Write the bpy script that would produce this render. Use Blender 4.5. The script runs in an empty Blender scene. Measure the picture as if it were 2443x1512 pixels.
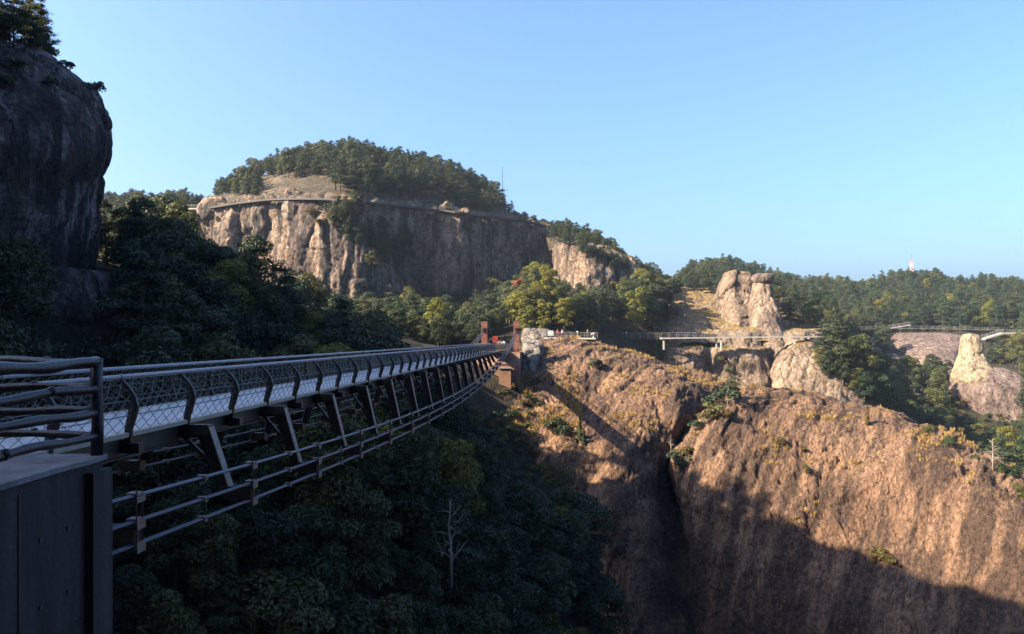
import bpy, math, random
import numpy as np
from mathutils import Vector

random.seed(7)
RNG = np.random.default_rng(11)
scene = bpy.context.scene
C = scene.collection

# ------------------------------------------------------------------ camera
W0, H0, F0, U0, V0 = 2442.0, 1512.0, 1810.0, 1221.0, 807.0   # measuring frame: focal length and horizon in its pixels
cam_d = bpy.data.cameras.new('camera')
cam = bpy.data.objects.new('camera', cam_d); C.objects.link(cam)
cam.location = (0, 0, 0); cam.rotation_euler = (math.pi/2, 0, 0)
cam_d.sensor_width = 36.0; cam_d.lens = 36.0*F0/W0
cam_d.shift_y = (V0-H0/2)/W0
cam_d.clip_start = 0.1; cam_d.clip_end = 6000
scene.camera = cam

# ------------------------------------------------------------------ light
SUN_EL, SUN_BACK = math.radians(33), math.radians(15)     # sun stands to the left, a little behind the camera
sdir = Vector((-math.cos(SUN_EL)*math.cos(SUN_BACK), -math.cos(SUN_EL)*math.sin(SUN_BACK), math.sin(SUN_EL)))
world = bpy.data.worlds.new('World'); scene.world = world; world.use_nodes = True
wn = world.node_tree
sky = wn.nodes.new('ShaderNodeTexSky'); sky.sky_type = 'NISHITA'; sky.sun_disc = False
sky.sun_elevation = SUN_EL; sky.sun_rotation = math.atan2(sdir.x, sdir.y) % (2*math.pi)
sky.altitude = 0; sky.air_density = 1.0; sky.dust_density = 4.5; sky.ozone_density = 8.0
bg = wn.nodes['Background']; bg.inputs['Strength'].default_value = 0.080
wn.links.new(sky.outputs['Color'], bg.inputs['Color'])
sun_d = bpy.data.lights.new('sun', 'SUN'); sun_d.energy = 5.0; sun_d.angle = math.radians(0.5); sun_d.color = (1.0, 0.79, 0.55)
sun = bpy.data.objects.new('sun', sun_d); C.objects.link(sun); sun.location = (-60, -40, 90)
sun.rotation_euler = sdir.to_track_quat('Z', 'Y').to_euler()
scene.view_settings.view_transform = 'Standard'; scene.view_settings.look = 'None'
scene.view_settings.exposure = 2.36; scene.view_settings.gamma = 1.0
scene.view_settings.use_curve_mapping = False
scene.render.engine = 'CYCLES'
cy = scene.cycles
cy.max_bounces = 5; cy.diffuse_bounces = 2; cy.glossy_bounces = 2; cy.transmission_bounces = 3; cy.volume_bounces = 0
cy.transparent_max_bounces = 4; cy.use_denoising = True; cy.caustics_reflective = False; cy.caustics_refractive = False

# ------------------------------------------------------------------ helpers
def at(u, v, Y):
    return np.array(((u-U0)/F0*Y, Y, -(v-V0)/F0*Y))
def proj(P):
    P = np.asarray(P, float)
    y = np.maximum(P[..., 1], 1e-3)
    return P[..., 0]/y*F0+U0, V0-P[..., 2]/y*F0
def tag(o, label=None, cat=None, group=None, kind=None):
    if label: o['label'] = label
    if cat: o['category'] = cat
    if group: o['group'] = group
    if kind: o['kind'] = kind
    return o
ORG = {}
def empty(name, loc=(0, 0, 0), rz=0.0, parent=None):
    o = bpy.data.objects.new(name, None); C.objects.link(o)
    o.location = loc; o.rotation_euler = (0, 0, rz); o.empty_display_size = 0.2
    if parent is not None: o.parent = parent
    ORG[o] = Vector(loc)
    return o
def link(name, me, parent=None, loc=(0, 0, 0), rot=None, scale=None):
    o = bpy.data.objects.new(name, me); C.objects.link(o); o.location = loc
    if rot is not None: o.rotation_euler = rot
    if scale is not None: o.scale = scale
    if parent is not None: o.parent = parent
    return o
def mesh_np(name, V, Fq, mat=None, smooth=True, mats=None, mat_idx=None):
    """V (n,3); Fq (m,k) equal sided faces"""
    me = bpy.data.meshes.new(name); V = np.asarray(V, np.float32); Fq = np.asarray(Fq, np.int32)
    m, k = Fq.shape
    me.vertices.add(len(V)); me.vertices.foreach_set('co', V.ravel())
    me.loops.add(m*k); me.loops.foreach_set('vertex_index', Fq.ravel())
    me.polygons.add(m); me.polygons.foreach_set('loop_start', np.arange(0, m*k, k, dtype=np.int32))
    if mats:
        for q in mats: me.materials.append(q)
        if mat_idx is not None: me.polygons.foreach_set('material_index', np.asarray(mat_idx, np.int32))
    elif mat: me.materials.append(mat)
    me.polygons.foreach_set('use_smooth', np.full(m, smooth, bool))
    me.update(calc_edges=True); me.validate()
    return me

class MB:
    """collects boxes, beams and tubes in world space; build() links them as one mesh"""
    def __init__(s): s.v = []; s.f = []
    def add(s, vs, fs):
        n = len(s.v); s.v += [tuple(map(float, q)) for q in vs]; s.f += [tuple(i+n for i in f) for f in fs]; return s
    def box(s, c, d, rz=0.0):
        x, y, z = (q/2 for q in d); cs, sn = math.cos(rz), math.sin(rz); vs = []
        for dz in (-z, z):
            for dx, dy in ((-x, -y), (x, -y), (x, y), (-x, y)):
                vs.append((c[0]+dx*cs-dy*sn, c[1]+dx*sn+dy*cs, c[2]+dz))
        return s.add(vs, [(3, 2, 1, 0), (4, 5, 6, 7), (0, 1, 5, 4), (1, 2, 6, 5), (2, 3, 7, 6), (3, 0, 4, 7)])
    def beam(s, a, b, w, h, up=(0, 0, 1)):
        a, b = Vector(a), Vector(b); d = (b-a).normalized(); up = Vector(up)
        if abs(d.dot(up)) > .98: up = Vector((0, 1, 0))
        sx = d.cross(up).normalized()*w/2; sz = sx.cross(d).normalized()*h/2
        vs = [p+i*sx+j*sz for p in (a, b) for i, j in ((-1, -1), (1, -1), (1, 1), (-1, 1))]
        return s.add(vs, [(3, 2, 1, 0), (4, 5, 6, 7), (0, 1, 5, 4), (1, 2, 6, 5), (2, 3, 7, 6), (3, 0, 4, 7)])
    def tube(s, pts, r, n=6, cap=True):
        pts = [Vector(p) for p in pts]; m = len(pts); rs = r if hasattr(r, '__len__') else [r]*m
        vs, fs = [], []; ref = Vector((0, 0, 1))
        d0 = (pts[1]-pts[0]).normalized()
        if abs(d0.dot(ref)) > .95: ref = Vector((0, 1, 0))
        for i, p in enumerate(pts):
            d = (pts[min(i+1, m-1)]-pts[max(i-1, 0)]).normalized()
            x = d.cross(ref).normalized(); y = x.cross(d)
            for k in range(n):
                a = 2*math.pi*k/n; vs.append(p+(x*math.cos(a)+y*math.sin(a))*rs[i])
        for i in range(m-1):
            for k in range(n):
                a, b = i*n+k, i*n+(k+1) % n; fs.append((a, b, b+n, a+n))
        if cap: fs += [tuple(range(n-1, -1, -1)), tuple(range((m-1)*n, m*n))]
        return s.add(vs, fs)
    def prism(s, poly, d):
        """poly: 3d points of a planar outline, pushed by vector d"""
        n = len(poly); d = Vector(d); vs = [Vector(p) for p in poly]+[Vector(p)+d for p in poly]
        fs = [tuple(range(n-1, -1, -1)), tuple(range(n, 2*n))]+[(i, (i+1) % n, (i+1) % n+n, i+n) for i in range(n)]
        return s.add(vs, fs)
    def mesh(s, name, mat, org=(0, 0, 0), smooth=False):
        me = bpy.data.meshes.new(name); o = org
        me.from_pydata([(x-o[0], y-o[1], z-o[2]) for x, y, z in s.v], [], s.f)
        me.materials.append(mat)
        if smooth: me.polygons.foreach_set('use_smooth', np.full(len(me.polygons), True, bool))
        me.update()
        return me
    def build(s, name, mat, parent=None, smooth=False, org=None):
        if org is None: org = ORG.get(parent, (0, 0, 0)) if parent is not None else (0, 0, 0)
        o = link(name, s.mesh(name, mat, org, smooth), parent)
        ORG[o] = Vector(org)
        return o

# ------------------------------------------------------------------ noise
_perm = np.arange(256); np.random.default_rng(3).shuffle(_perm); _perm = np.concatenate([_perm, _perm, _perm])
_g = np.random.default_rng(5).normal(size=(256, 3)); _g /= np.linalg.norm(_g, axis=1)[:, None]
def perlin(P):
    P = np.asarray(P, float); i = np.floor(P).astype(int); f = P-i; w = f*f*f*(f*(f*6-15)+10)
    i &= 255; out = 0
    for dx in (0, 1):
        for dy in (0, 1):
            for dz in (0, 1):
                h = _perm[_perm[_perm[(i[:, 0]+dx) & 255]+((i[:, 1]+dy) & 255)]+((i[:, 2]+dz) & 255)]
                g = _g[h]; d = (g*(f-np.array((dx, dy, dz)))).sum(1)
                out = out+d*(w[:, 0] if dx else 1-w[:, 0])*(w[:, 1] if dy else 1-w[:, 1])*(w[:, 2] if dz else 1-w[:, 2])
    return out*1.6
def fbm(P, f, oct=4, gain=.5):
    P = np.asarray(P)*np.asarray(f); a, s = 1., 0.
    for k in range(oct): s = s+a*perlin(P+17.3*k); P = P*2.03; a *= gain
    return s
def ridged(P, f, oct=3):
    P = np.asarray(P)*np.asarray(f); a, s = 1., 0.
    for k in range(oct): s = s+a*(1-2*np.abs(perlin(P+9.1*k))); P = P*2.1; a *= .5
    return s-.6

def worley(P, f, seed=0):
    P = np.asarray(P)*np.asarray(f)+seed*3.7; i0 = np.floor(P).astype(int); f1 = np.full(len(P), 9.); f2 = f1.copy(); cid = np.zeros(len(P), int)
    for dx in (-1, 0, 1):
        for dy in (-1, 0, 1):
            for dz in (-1, 0, 1):
                c = i0+np.array((dx, dy, dz)); h = _perm[_perm[_perm[c[:, 0] & 255]+(c[:, 1] & 255)]+(c[:, 2] & 255)]
                q = c+.5+.42*_g[h]; d = np.linalg.norm(P-q, axis=1); n1 = d < f1
                f2 = np.where(n1, f1, np.minimum(f2, d)); cid = np.where(n1, h, cid); f1 = np.where(n1, d, f1)
    return f1, f2, cid/255.
def blocks(P, f, step, crack, seed=0, w=.07):
    W = P+np.stack([fbm(P+k*31, .25, 2) for k in range(3)], 1)*.9
    f1, f2, c = worley(W, f, seed)
    return step*(c-.5)-crack*np.exp(-(f2-f1)/w)
LATROT = math.radians(39)
# ------------------------------------------------------------------ materials
MATS = {}
ALB = .62
def nodes(name):
    m = bpy.data.materials.new(name); m.use_nodes = True; MATS[name] = m
    nt = m.node_tree; return m, nt, nt.nodes['Principled BSDF']
def N(nt, t, **kw):
    n = nt.nodes.new(t)
    for k, v in kw.items():
        if k in n.inputs: n.inputs[k].default_value = v
        else: setattr(n, k, v)
    return n
def ramp(nt, fac, stops):
    r = nt.nodes.new('ShaderNodeValToRGB'); e = r.color_ramp.elements
    while len(e) < len(stops): e.new(.5)
    for q, (p, c) in zip(e, stops):
        q.position = p; q.color = (*c, 1) if len(c) == 3 else c
    nt.links.new(fac, r.inputs['Fac']); return r.outputs['Color']
def mixc(nt, fac, a, b, mode='MIX'):
    n = nt.nodes.new('ShaderNodeMix'); n.data_type = 'RGBA'; n.blend_type = mode
    for s, x in ((n.inputs[0], fac), (n.inputs[6], a), (n.inputs[7], b)):
        if hasattr(x, 'links'): nt.links.new(x, s)
        else: s.default_value = x if not isinstance(x, tuple) else ((*x, 1) if len(x) == 3 else x)
    return n.outputs[2]
def noise(nt, vec, scale, detail=6, rough=.55, out='Fac'):
    n = N(nt, 'ShaderNodeTexNoise', Scale=scale, Detail=detail, Roughness=rough); nt.links.new(vec, n.inputs['Vector']); return n.outputs[out]
def mapped(nt, vec, sc):
    n = nt.nodes.new('ShaderNodeMapping'); n.inputs['Scale'].default_value = sc; nt.links.new(vec, n.inputs['Vector']); return n.outputs['Vector']
def simple(name, col, rough=.6, metal=0., var=.25, scale=6., bump=0.):
    m, nt, p = nodes(name); tc = nt.nodes.new('ShaderNodeTexCoord').outputs['Object']
    n = noise(nt, tc, scale, 5)
    col = tuple(x*ALB for x in col)
    c = ramp(nt, n, [(.3, tuple(x*(1-var) for x in col)), (.7, tuple(min(1, x*(1+var)) for x in col))])
    nt.links.new(c, p.inputs['Base Color']); p.inputs['Roughness'].default_value = rough; p.inputs['Metallic'].default_value = metal
    if bump:
        b = N(nt, 'ShaderNodeBump', Strength=bump, Distance=.03); nt.links.new(noise(nt, tc, scale*4, 6), b.inputs['Height']); nt.links.new(b.outputs[0], p.inputs['Normal'])
    return m
def rock_mat(name, light, mid, dark, f=1.0, streak=.6, grass=None, pale=None, bump=.9, lo=.42, hi=.6, gmin=.72, peb=.10, crack=.7, cf=1.0, dome=False, pl=(.56, .66, .48, .58)):
    sc = lambda q: tuple(x*ALB for x in q) if q else None
    light, mid, dark, grass, pale = sc(light), sc(mid), sc(dark), sc(grass), sc(pale)
    m, nt, p = nodes(name); L = nt.links
    tc = nt.nodes.new('ShaderNodeTexCoord').outputs['Object']
    big = noise(nt, tc, .06*f, 7, .6)
    c = ramp(nt, big, [(.35, mid), (.62, light)])
    if dome:
        rt = nt.nodes.new('ShaderNodeMapping'); rt.inputs['Rotation'].default_value = (0, 0, LATROT); L.new(tc, rt.inputs['Vector'])
        sv, fv, bv = mapped(nt, rt.outputs[0], (.42, .07, .08)), mapped(nt, rt.outputs[0], (2.8, 1.2, 1.3)), mapped(nt, rt.outputs[0], (2.0, .9, 1.0))
    else:
        sv, fv, bv = mapped(nt, tc, (.45*f, .45*f, .035*f)), mapped(nt, tc, (1.6*f,)*3), mapped(nt, tc, (1.1*f, 1.1*f, .45*f))
    st = noise(nt, sv, 1.0, 8, .62)
    c = mixc(nt, ramp(nt, st, [(lo, (streak,)*3), (hi, (0, 0, 0))]), c, dark)
    if pale:
        st2 = noise(nt, mapped(nt, tc, (.6*f, .6*f, .05*f)), 1.0, 6, .6)
        st3 = noise(nt, tc, .12*f, 4)
        k = N(nt, 'ShaderNodeMath', operation='MULTIPLY'); L.new(ramp(nt, st2, [(pl[0], (0, 0, 0)), (pl[1], (1, 1, 1))]), k.inputs[0]); L.new(ramp(nt, st3, [(pl[2], (0, 0, 0)), (pl[3], (.85,)*3)]), k.inputs[1])
        c = mixc(nt, k.outputs[0], c, pale)
    fine = noise(nt, fv, 1.0, 9, .70)
    c = mixc(nt, 1.0, c, ramp(nt, fine, [(.3, (.16,)*3), (.46, (.72,)*3), (.72, (1.5,)*3)]), 'MULTIPLY')
    vo = N(nt, 'ShaderNodeTexVoronoi', Scale=1.7*f); L.new(tc, vo.inputs['Vector'])
    c = mixc(nt, ramp(nt, vo.outputs['Distance'], [(.05, (peb,)*3), (.22, (0, 0, 0))]), c, tuple(min(1, x*1.35) for x in light))
    if crack:
        wv = N(nt, 'ShaderNodeTexNoise', Scale=.35*f*cf, Detail=4.); L.new(tc, wv.inputs['Vector'])
        ad = N(nt, 'ShaderNodeVectorMath', operation='MULTIPLY_ADD'); L.new(wv.outputs['Color'], ad.inputs[0]); ad.inputs[1].default_value = (2.4/cf**.5, 2.4/cf**.5, 2.4/cf**.5); L.new(tc, ad.inputs[2])
        vc = N(nt, 'ShaderNodeTexVoronoi', feature='DISTANCE_TO_EDGE', Scale=1.0); L.new(mapped(nt, ad.outputs[0], (.30*f*cf, .30*f*cf, .12*f*cf)), vc.inputs['Vector'])
        ck = ramp(nt, vc.outputs['Distance'], [(.0, (1-crack,)*3), (.035, (1, 1, 1))])
        c = mixc(nt, 1.0, c, ck, 'MULTIPLY')
    if grass:
        ge = nt.nodes.new('ShaderNodeNewGeometry'); sp = nt.nodes.new('ShaderNodeSeparateXYZ'); L.new(ge.outputs['Normal'], sp.inputs[0])
        gn = noise(nt, tc, .5*f, 6, .65)
        a = N(nt, 'ShaderNodeMath', operation='MULTIPLY_ADD'); L.new(gn, a.inputs[0]); a.inputs[1].default_value = .9; L.new(sp.outputs['Z'], a.inputs[2])
        gcol = ramp(nt, noise(nt, tc, 1.3*f, 6), [(.3, tuple(x*.5 for x in grass)), (.7, tuple(x*1.15 for x in grass))])
        c = mixc(nt, ramp(nt, _scaled(nt, a.outputs[0], 1/1.6), [((gmin+.42)/1.6, (0, 0, 0)), ((gmin+.56)/1.6, (1, 1, 1))]), c, gcol)
    L.new(c, p.inputs['Base Color']); p.inputs['Roughness'].default_value = .9
    p.inputs['Specular IOR Level'].default_value = .25
    hh = N(nt, 'ShaderNodeMath', operation='ADD'); L.new(noise(nt, bv, 1.0, 11, .68), hh.inputs[0])
    v2 = N(nt, 'ShaderNodeMath', operation='MULTIPLY'); L.new(vo.outputs['Distance'], v2.inputs[0]); v2.inputs[1].default_value = .6*peb; L.new(v2.outputs[0], hh.inputs[1])
    b = N(nt, 'ShaderNodeBump', Strength=bump, Distance=2.4/f); L.new(hh.outputs[0], b.inputs['Height']); L.new(b.outputs[0], p.inputs['Normal'])
    return m
def _scaled(nt, s, k):
    n = N(nt, 'ShaderNodeMath', operation='MULTIPLY'); nt.links.new(s, n.inputs[0]); n.inputs[1].default_value = k; return n.outputs[0]
def leaf_mat(name, a, b, c3, trans=.22):
    m, nt, p = nodes(name); L = nt.links
    oi = nt.nodes.new('ShaderNodeObjectInfo'); tc = nt.nodes.new('ShaderNodeTexCoord').outputs['Object']
    a, b, c3 = (tuple(x*.72 for x in q) for q in (a, b, c3))
    c = ramp(nt, oi.outputs['Random'], [(0., a), (.55, b), (1., c3)])
    c = mixc(nt, 1.0, c, ramp(nt, noise(nt, tc, 1.1, 3), [(.3, (.55,)*3), (.7, (1.35,)*3)]), 'MULTIPLY')
    L.new(c, p.inputs['Base Color']); p.inputs['Roughness'].default_value = .55; p.inputs['Specular IOR Level'].default_value = .3
    tr = nt.nodes.new('ShaderNodeBsdfTranslucent'); L.new(mixc(nt, 1.0, c, (1.3, 1.25, .6), 'MULTIPLY'), tr.inputs['Color'])
    mx = N(nt, 'ShaderNodeMixShader'); mx.inputs[0].default_value = trans
    L.new(p.outputs[0], mx.inputs[1]); L.new(tr.outputs[0], mx.inputs[2]); L.new(mx.outputs[0], nt.nodes['Material Output'].inputs['Surface'])
    return m

M_DOME = rock_mat('rust brown conglomerate', (.50, .315, .205), (.33, .20, .13), (.085, .058, .048), 1.0, .85, grass=(.36, .22, .08), gmin=.98, peb=.35, crack=.62, cf=2.6, dome=True, lo=.44, hi=.58)
M_GRASSROCK = rock_mat('grassy brown rock', (.36, .24, .16), (.26, .17, .10), (.10, .075, .05), 1.0, .5, grass=(.36, .22, .07), gmin=.45)
M_PALEROCK = rock_mat('pale tan sandstone', (.44, .34, .25), (.33, .24, .18), (.12, .095, .08), .6, .6, grass=(.30, .21, .08), gmin=.82, bump=.7)
M_YELLOWROCK = rock_mat('pale yellow sandstone', (.55, .46, .31), (.46, .36, .25), (.16, .12, .09), .6, .5, bump=.7, crack=.5)
M_CLIFF = rock_mat('streaked cliff sandstone', (.54, .40, .29), (.38, .27, .20), (.065, .055, .055), .7, .95, pale=(.66, .60, .52), grass=(.20, .15, .06), gmin=.85)
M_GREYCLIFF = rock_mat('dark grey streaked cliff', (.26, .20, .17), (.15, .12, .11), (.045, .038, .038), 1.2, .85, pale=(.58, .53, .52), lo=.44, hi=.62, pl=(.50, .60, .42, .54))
M_PURPLEROCK = rock_mat('mauve weathered rock', (.40, .30, .26), (.28, .21, .19), (.13, .10, .09), .5, .6, pale=(.5, .42, .36), crack=.35)
M_WHITEROCK = rock_mat('whitish bare rock', (.46, .43, .39), (.34, .31, .28), (.10, .09, .08), 2.0, .7)
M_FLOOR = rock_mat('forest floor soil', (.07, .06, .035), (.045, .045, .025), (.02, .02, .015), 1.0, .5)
M_HILLROCK = rock_mat('bare hill ground', (.27, .215, .15), (.10, .085, .05), (.05, .045, .03), .8, .5)

# ------------------------------------------------------------------ landforms
def hermite(P, m):
    P = np.asarray(P, float); n = len(P)
    t = np.concatenate([[0], np.cumsum(np.linalg.norm(np.diff(P, axis=0), axis=1)+1e-6)]); t /= t[-1]
    d = np.zeros_like(P); d[0] = (P[1]-P[0])/(t[1]-t[0]); d[-1] = (P[-1]-P[-2])/(t[-1]-t[-2])
    for i in range(1, n-1):
        a = (P[i]-P[i-1])/(t[i]-t[i-1]); b = (P[i+1]-P[i])/(t[i+1]-t[i]); h0, h1 = t[i]-t[i-1], t[i+1]-t[i]
        d[i] = (a*h1+b*h0)/(h0+h1)
    q = np.linspace(0, 1, m); k = np.clip(np.searchsorted(t, q, side='right')-1, 0, n-2)
    h = (t[k+1]-t[k])[:, None]; s = ((q-t[k])[:, None])/h
    return P[k]*(2*s**3-3*s**2+1)+d[k]*h*(s**3-2*s**2+s)+P[k+1]*(-2*s**3+3*s**2)+d[k+1]*h*(s**3-s**2)
def grid_normals(G):
    du = np.gradient(G, axis=1); dv = np.gradient(G, axis=0); n = np.cross(du, dv)
    return n/np.maximum(np.linalg.norm(n, axis=2, keepdims=True), 1e-9)
PATCH = {}
def grid_faces(nr, nc, wrap=False):
    r, c = np.meshgrid(np.arange(nr-1), np.arange(nc if wrap else nc-1), indexing='ij')
    c2 = (c+1) % nc
    return np.stack([r*nc+c, (r+1)*nc+c, (r+1)*nc+c2, r*nc+c2], -1).reshape(-1, 4)
def rough(P, amp, kind):
    if kind == 'rock':
        return amp*(1.2*fbm(P, .045, 3)+blocks(P, (.15, .15, .09), 1.3, .8)+.30*fbm(P, (.3, .3, .15), 3)+blocks(P, (.5, .5, .3), .35, .3, 2)+.16*fbm(P, (1.4, 1.4, .8), 3))
    if kind == 'dome':
        c, q = math.cos(LATROT), math.sin(LATROT); L = np.stack([P[:, 0]*c-P[:, 1]*q, P[:, 0]*q+P[:, 1]*c, P[:, 2]], 1)
        Lw = L.copy(); Lw[:, 0] += 2.2*fbm(P, .06, 2)
        return amp*(1.5*fbm(P, .04, 3)+.36*ridged(Lw, (.14, .03, .04), 3)+.30*ridged(Lw, (.5, .13, .16), 3)+.30*fbm(Lw, (1.2, .55, .6), 3)+.20*fbm(P, 1.6, 3)+blocks(Lw, (.42, .16, .2), .5, .55, 6, .06))
    if kind == 'crag':
        a = fbm(P, (.22, .22, .05), 4)
        return amp*(1.4*fbm(P, .04, 3)+.7*a+blocks(P, (.11, .11, .045), 1.6, .9, 1)+blocks(P, (.3, .3, .14), .5, .35, 4)+.22*fbm(P, (.8, .8, .35), 3))
    return amp*(1.0*fbm(P, .05, 4))
def patch(name, key, rows, nr, nc, mat, amp=1.0, kind='soil', label=None, cat=None, okind='structure', raw=False):
    R = []
    for r in rows:
        P = np.array(r, float) if raw else np.array([at(*q) for q in r]); R.append(hermite(P, nc))
    R = np.array(R); G = np.stack([hermite(R[:, j], nr) for j in range(nc)], 1)
    Nn = grid_normals(G)
    if Nn[..., 1].mean() > 0: Nn = -Nn
    flat = G.reshape(-1, 3)
    G = G+(rough(flat, amp, kind).reshape(nr, nc)[..., None])*Nn
    Nn = grid_normals(G); F = grid_faces(nr, nc)
    if Nn[..., 1].mean()-Nn[..., 2].mean() > 0: Nn = -Nn
    else: F = F[:, ::-1]
    me = mesh_np(name, G.reshape(-1, 3), F, mat)
    o = link(name, me); tag(o, label, cat, kind=okind)
    PATCH[key] = (G, Nn)
    return o
def pillar(name, key, rings, mat, amp=.6, kind='rock', nr=90, na=110, label=None, cat='rock', parent=None, group=None, power=2.5):
    """rings: (v, u_left, u_right, Y, half depth) from the top down; closed rounded lofted rock"""
    rr = np.array(rings, float)
    c = np.array([at((a+b)/2, v, Y) for v, a, b, Y, d in rings]); w = (rr[:, 2]-rr[:, 1])/2/F0*rr[:, 3]; dp = rr[:, 4]
    A = hermite(np.column_stack([c, w, dp]), nr)
    th = np.linspace(0, 2*np.pi, na, endpoint=False); ct, st = np.cos(th), np.sin(th)
    e = 2/power; sx, sy = np.sign(ct)*np.abs(ct)**e, np.sign(st)*np.abs(st)**e
    top = np.clip(np.arange(nr)/(nr*.06), 0, 1); k = np.sqrt(np.clip(1-(1-top)**2, 0, 1))
    G = np.stack([A[:, 0, None]+A[:, 3, None]*k[:, None]*sx, A[:, 1, None]+A[:, 4, None]*k[:, None]*sy, np.repeat(A[:, 2, None], na, 1)], -1)
    out = np.stack([np.tile(sx*.9, (nr, 1)), np.tile(sy*.9, (nr, 1)), np.zeros((nr, na))], -1); out[:int(nr*.06)+1, :, 2] = .7
    out /= np.maximum(np.linalg.norm(out, axis=2, keepdims=True), .3)
    G = G+rough(G.reshape(-1, 3), amp, kind).reshape(nr, na)[..., None]*out
    G[0] = G[0].mean(0)
    me = mesh_np(name, G.reshape(-1, 3), grid_faces(nr, na, True), mat)
    o = link(name, me, parent)
    if parent is None: tag(o, label, cat, group)
    PATCH[key] = (G, out)
    return o
def on(key, u, v, tol=14):
    """world point and normal of a landform where it shows at (u, v)"""
    G, Nn = PATCH[key]; g = G.reshape(-1, 3); pu, pv = proj(g); d = np.hypot(pu-u, pv-v)
    ok = np.where(d < max(tol, d.min()+3))[0]; i = ok[np.argmin(g[ok, 1])]
    return g[i].copy(), Nn.reshape(-1, 3)[i].copy()

# ground sheet far below everything
gx = np.linspace(-520, 620, 60); gy = np.linspace(-200, 900, 60); GX, GY = np.meshgrid(gx, gy)
gp = np.column_stack([GX.ravel(), GY.ravel(), np.zeros(GX.size)]); gp[:, 2] = -62+4*fbm(gp, .01, 3)
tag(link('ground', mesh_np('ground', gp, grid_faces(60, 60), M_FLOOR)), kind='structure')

# forested slope and gorge left of and below the bridge
patch('forested_slope', 'slope', [
    [(-500, 640, 130), (100, 640, 130), (300, 660, 112), (450, 720, 120), (600, 765, 130), (760, 800, 142), (900, 815, 160), (1050, 838, 160), (1200, 850, 158), (1330, 850, 158)],
    [(-700, 640, 62), (0, 640, 72), (235, 660, 86), (340, 670, 92), (500, 715, 99), (650, 730, 105), (780, 755, 113), (900, 795, 124), (1050, 825, 139), (1180, 850, 141), (1300, 900, 140)],
    [(-900, 900, 45), (0, 880, 58), (300, 830, 72), (500, 830, 86), (700, 840, 98), (850, 850, 108), (1000, 870, 118), (1130, 895, 126), (1290, 960, 128)],
    [(-900, 1400, 40), (0, 1250, 48), (300, 1150, 57), (500, 1100, 66), (700, 1060, 77), (900, 1040, 90), (1040, 1010, 105), (1150, 1000, 116), (1290, 1060, 120)],
    [(-700, 1900, 40), (0, 1700, 42), (300, 1560, 45), (500, 1460, 50), (700, 1400, 57), (900, 1330, 66), (1060, 1260, 80), (1200, 1230, 94), (1340, 1220, 106)],
    [(-500, 2600, 40), (0, 2400, 40), (300, 2200, 42), (500, 2050, 45), (700, 1900, 50), (900, 1780, 56), (1080, 1650, 66), (1260, 1560, 80), (1420, 1520, 94)],
    [(-500, 3600, 38), (0, 3400, 38), (400, 3000, 42), (800, 2600, 50), (1100, 2300, 58), (1300, 2100, 70), (1500, 1950, 84)],
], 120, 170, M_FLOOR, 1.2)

# first rock dome at the end of the bridge
patch('rock_dome', 'dome1', [
    [(1180, 900, 200), (1300, 880, 196), (1400, 880, 190), (1500, 900, 184), (1600, 930, 176), (1700, 965, 165), (1780, 1000, 155)],
    [(1232, 838, 150), (1262, 816, 152), (1300, 810, 153), (1400, 821, 150), (1480, 842, 147), (1560, 866, 142), (1640, 890, 137), (1700, 909, 136), (1770, 945, 142)],
    [(1190, 890, 136), (1230, 856, 140), (1270, 840, 142), (1330, 842, 142), (1420, 855, 139), (1500, 875, 136), (1580, 902, 130), (1640, 930, 125), (1685, 950, 127), (1730, 985, 136)],
    [(1150, 925, 128), (1200, 905, 131), (1260, 890, 134), (1340, 895, 134), (1430, 915, 131), (1500, 935, 127), (1570, 960, 122), (1620, 985, 119), (1655, 1010, 122), (1695, 1040, 132)],
    [(1140, 985, 122), (1200, 975, 124), (1260, 970, 125), (1340, 975, 125), (1420, 990, 122), (1490, 1005, 118), (1540, 1030, 115), (1585, 1055, 116), (1615, 1075, 121), (1650, 1100, 130)],
    [(1160, 1030, 120), (1230, 1035, 119), (1330, 1050, 117), (1400, 1060, 115), (1460, 1075, 112), (1510, 1095, 110.5), (1550, 1115, 112), (1580, 1140, 117), (1620, 1170, 126)],
    [(1230, 1120, 116), (1330, 1140, 112), (1400, 1160, 109), (1470, 1175, 106), (1530, 1200, 106), (1575, 1225, 110), (1630, 1260, 118)],
    [(1280, 1280, 112), (1350, 1300, 107), (1420, 1330, 103), (1500, 1350, 101), (1560, 1380, 102), (1620, 1420, 107), (1680, 1450, 114)],
    [(1340, 1600, 106), (1420, 1640, 100), (1500, 1680, 96), (1600, 1700, 96), (1700, 1720, 99)],
    [(1340, 2200, 98), (1500, 2300, 90), (1700, 2300, 92)],
], 230, 230, M_DOME, .75, 'dome', label='rounded rust brown rock dome behind the far bridge towers', okind='structure')

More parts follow.
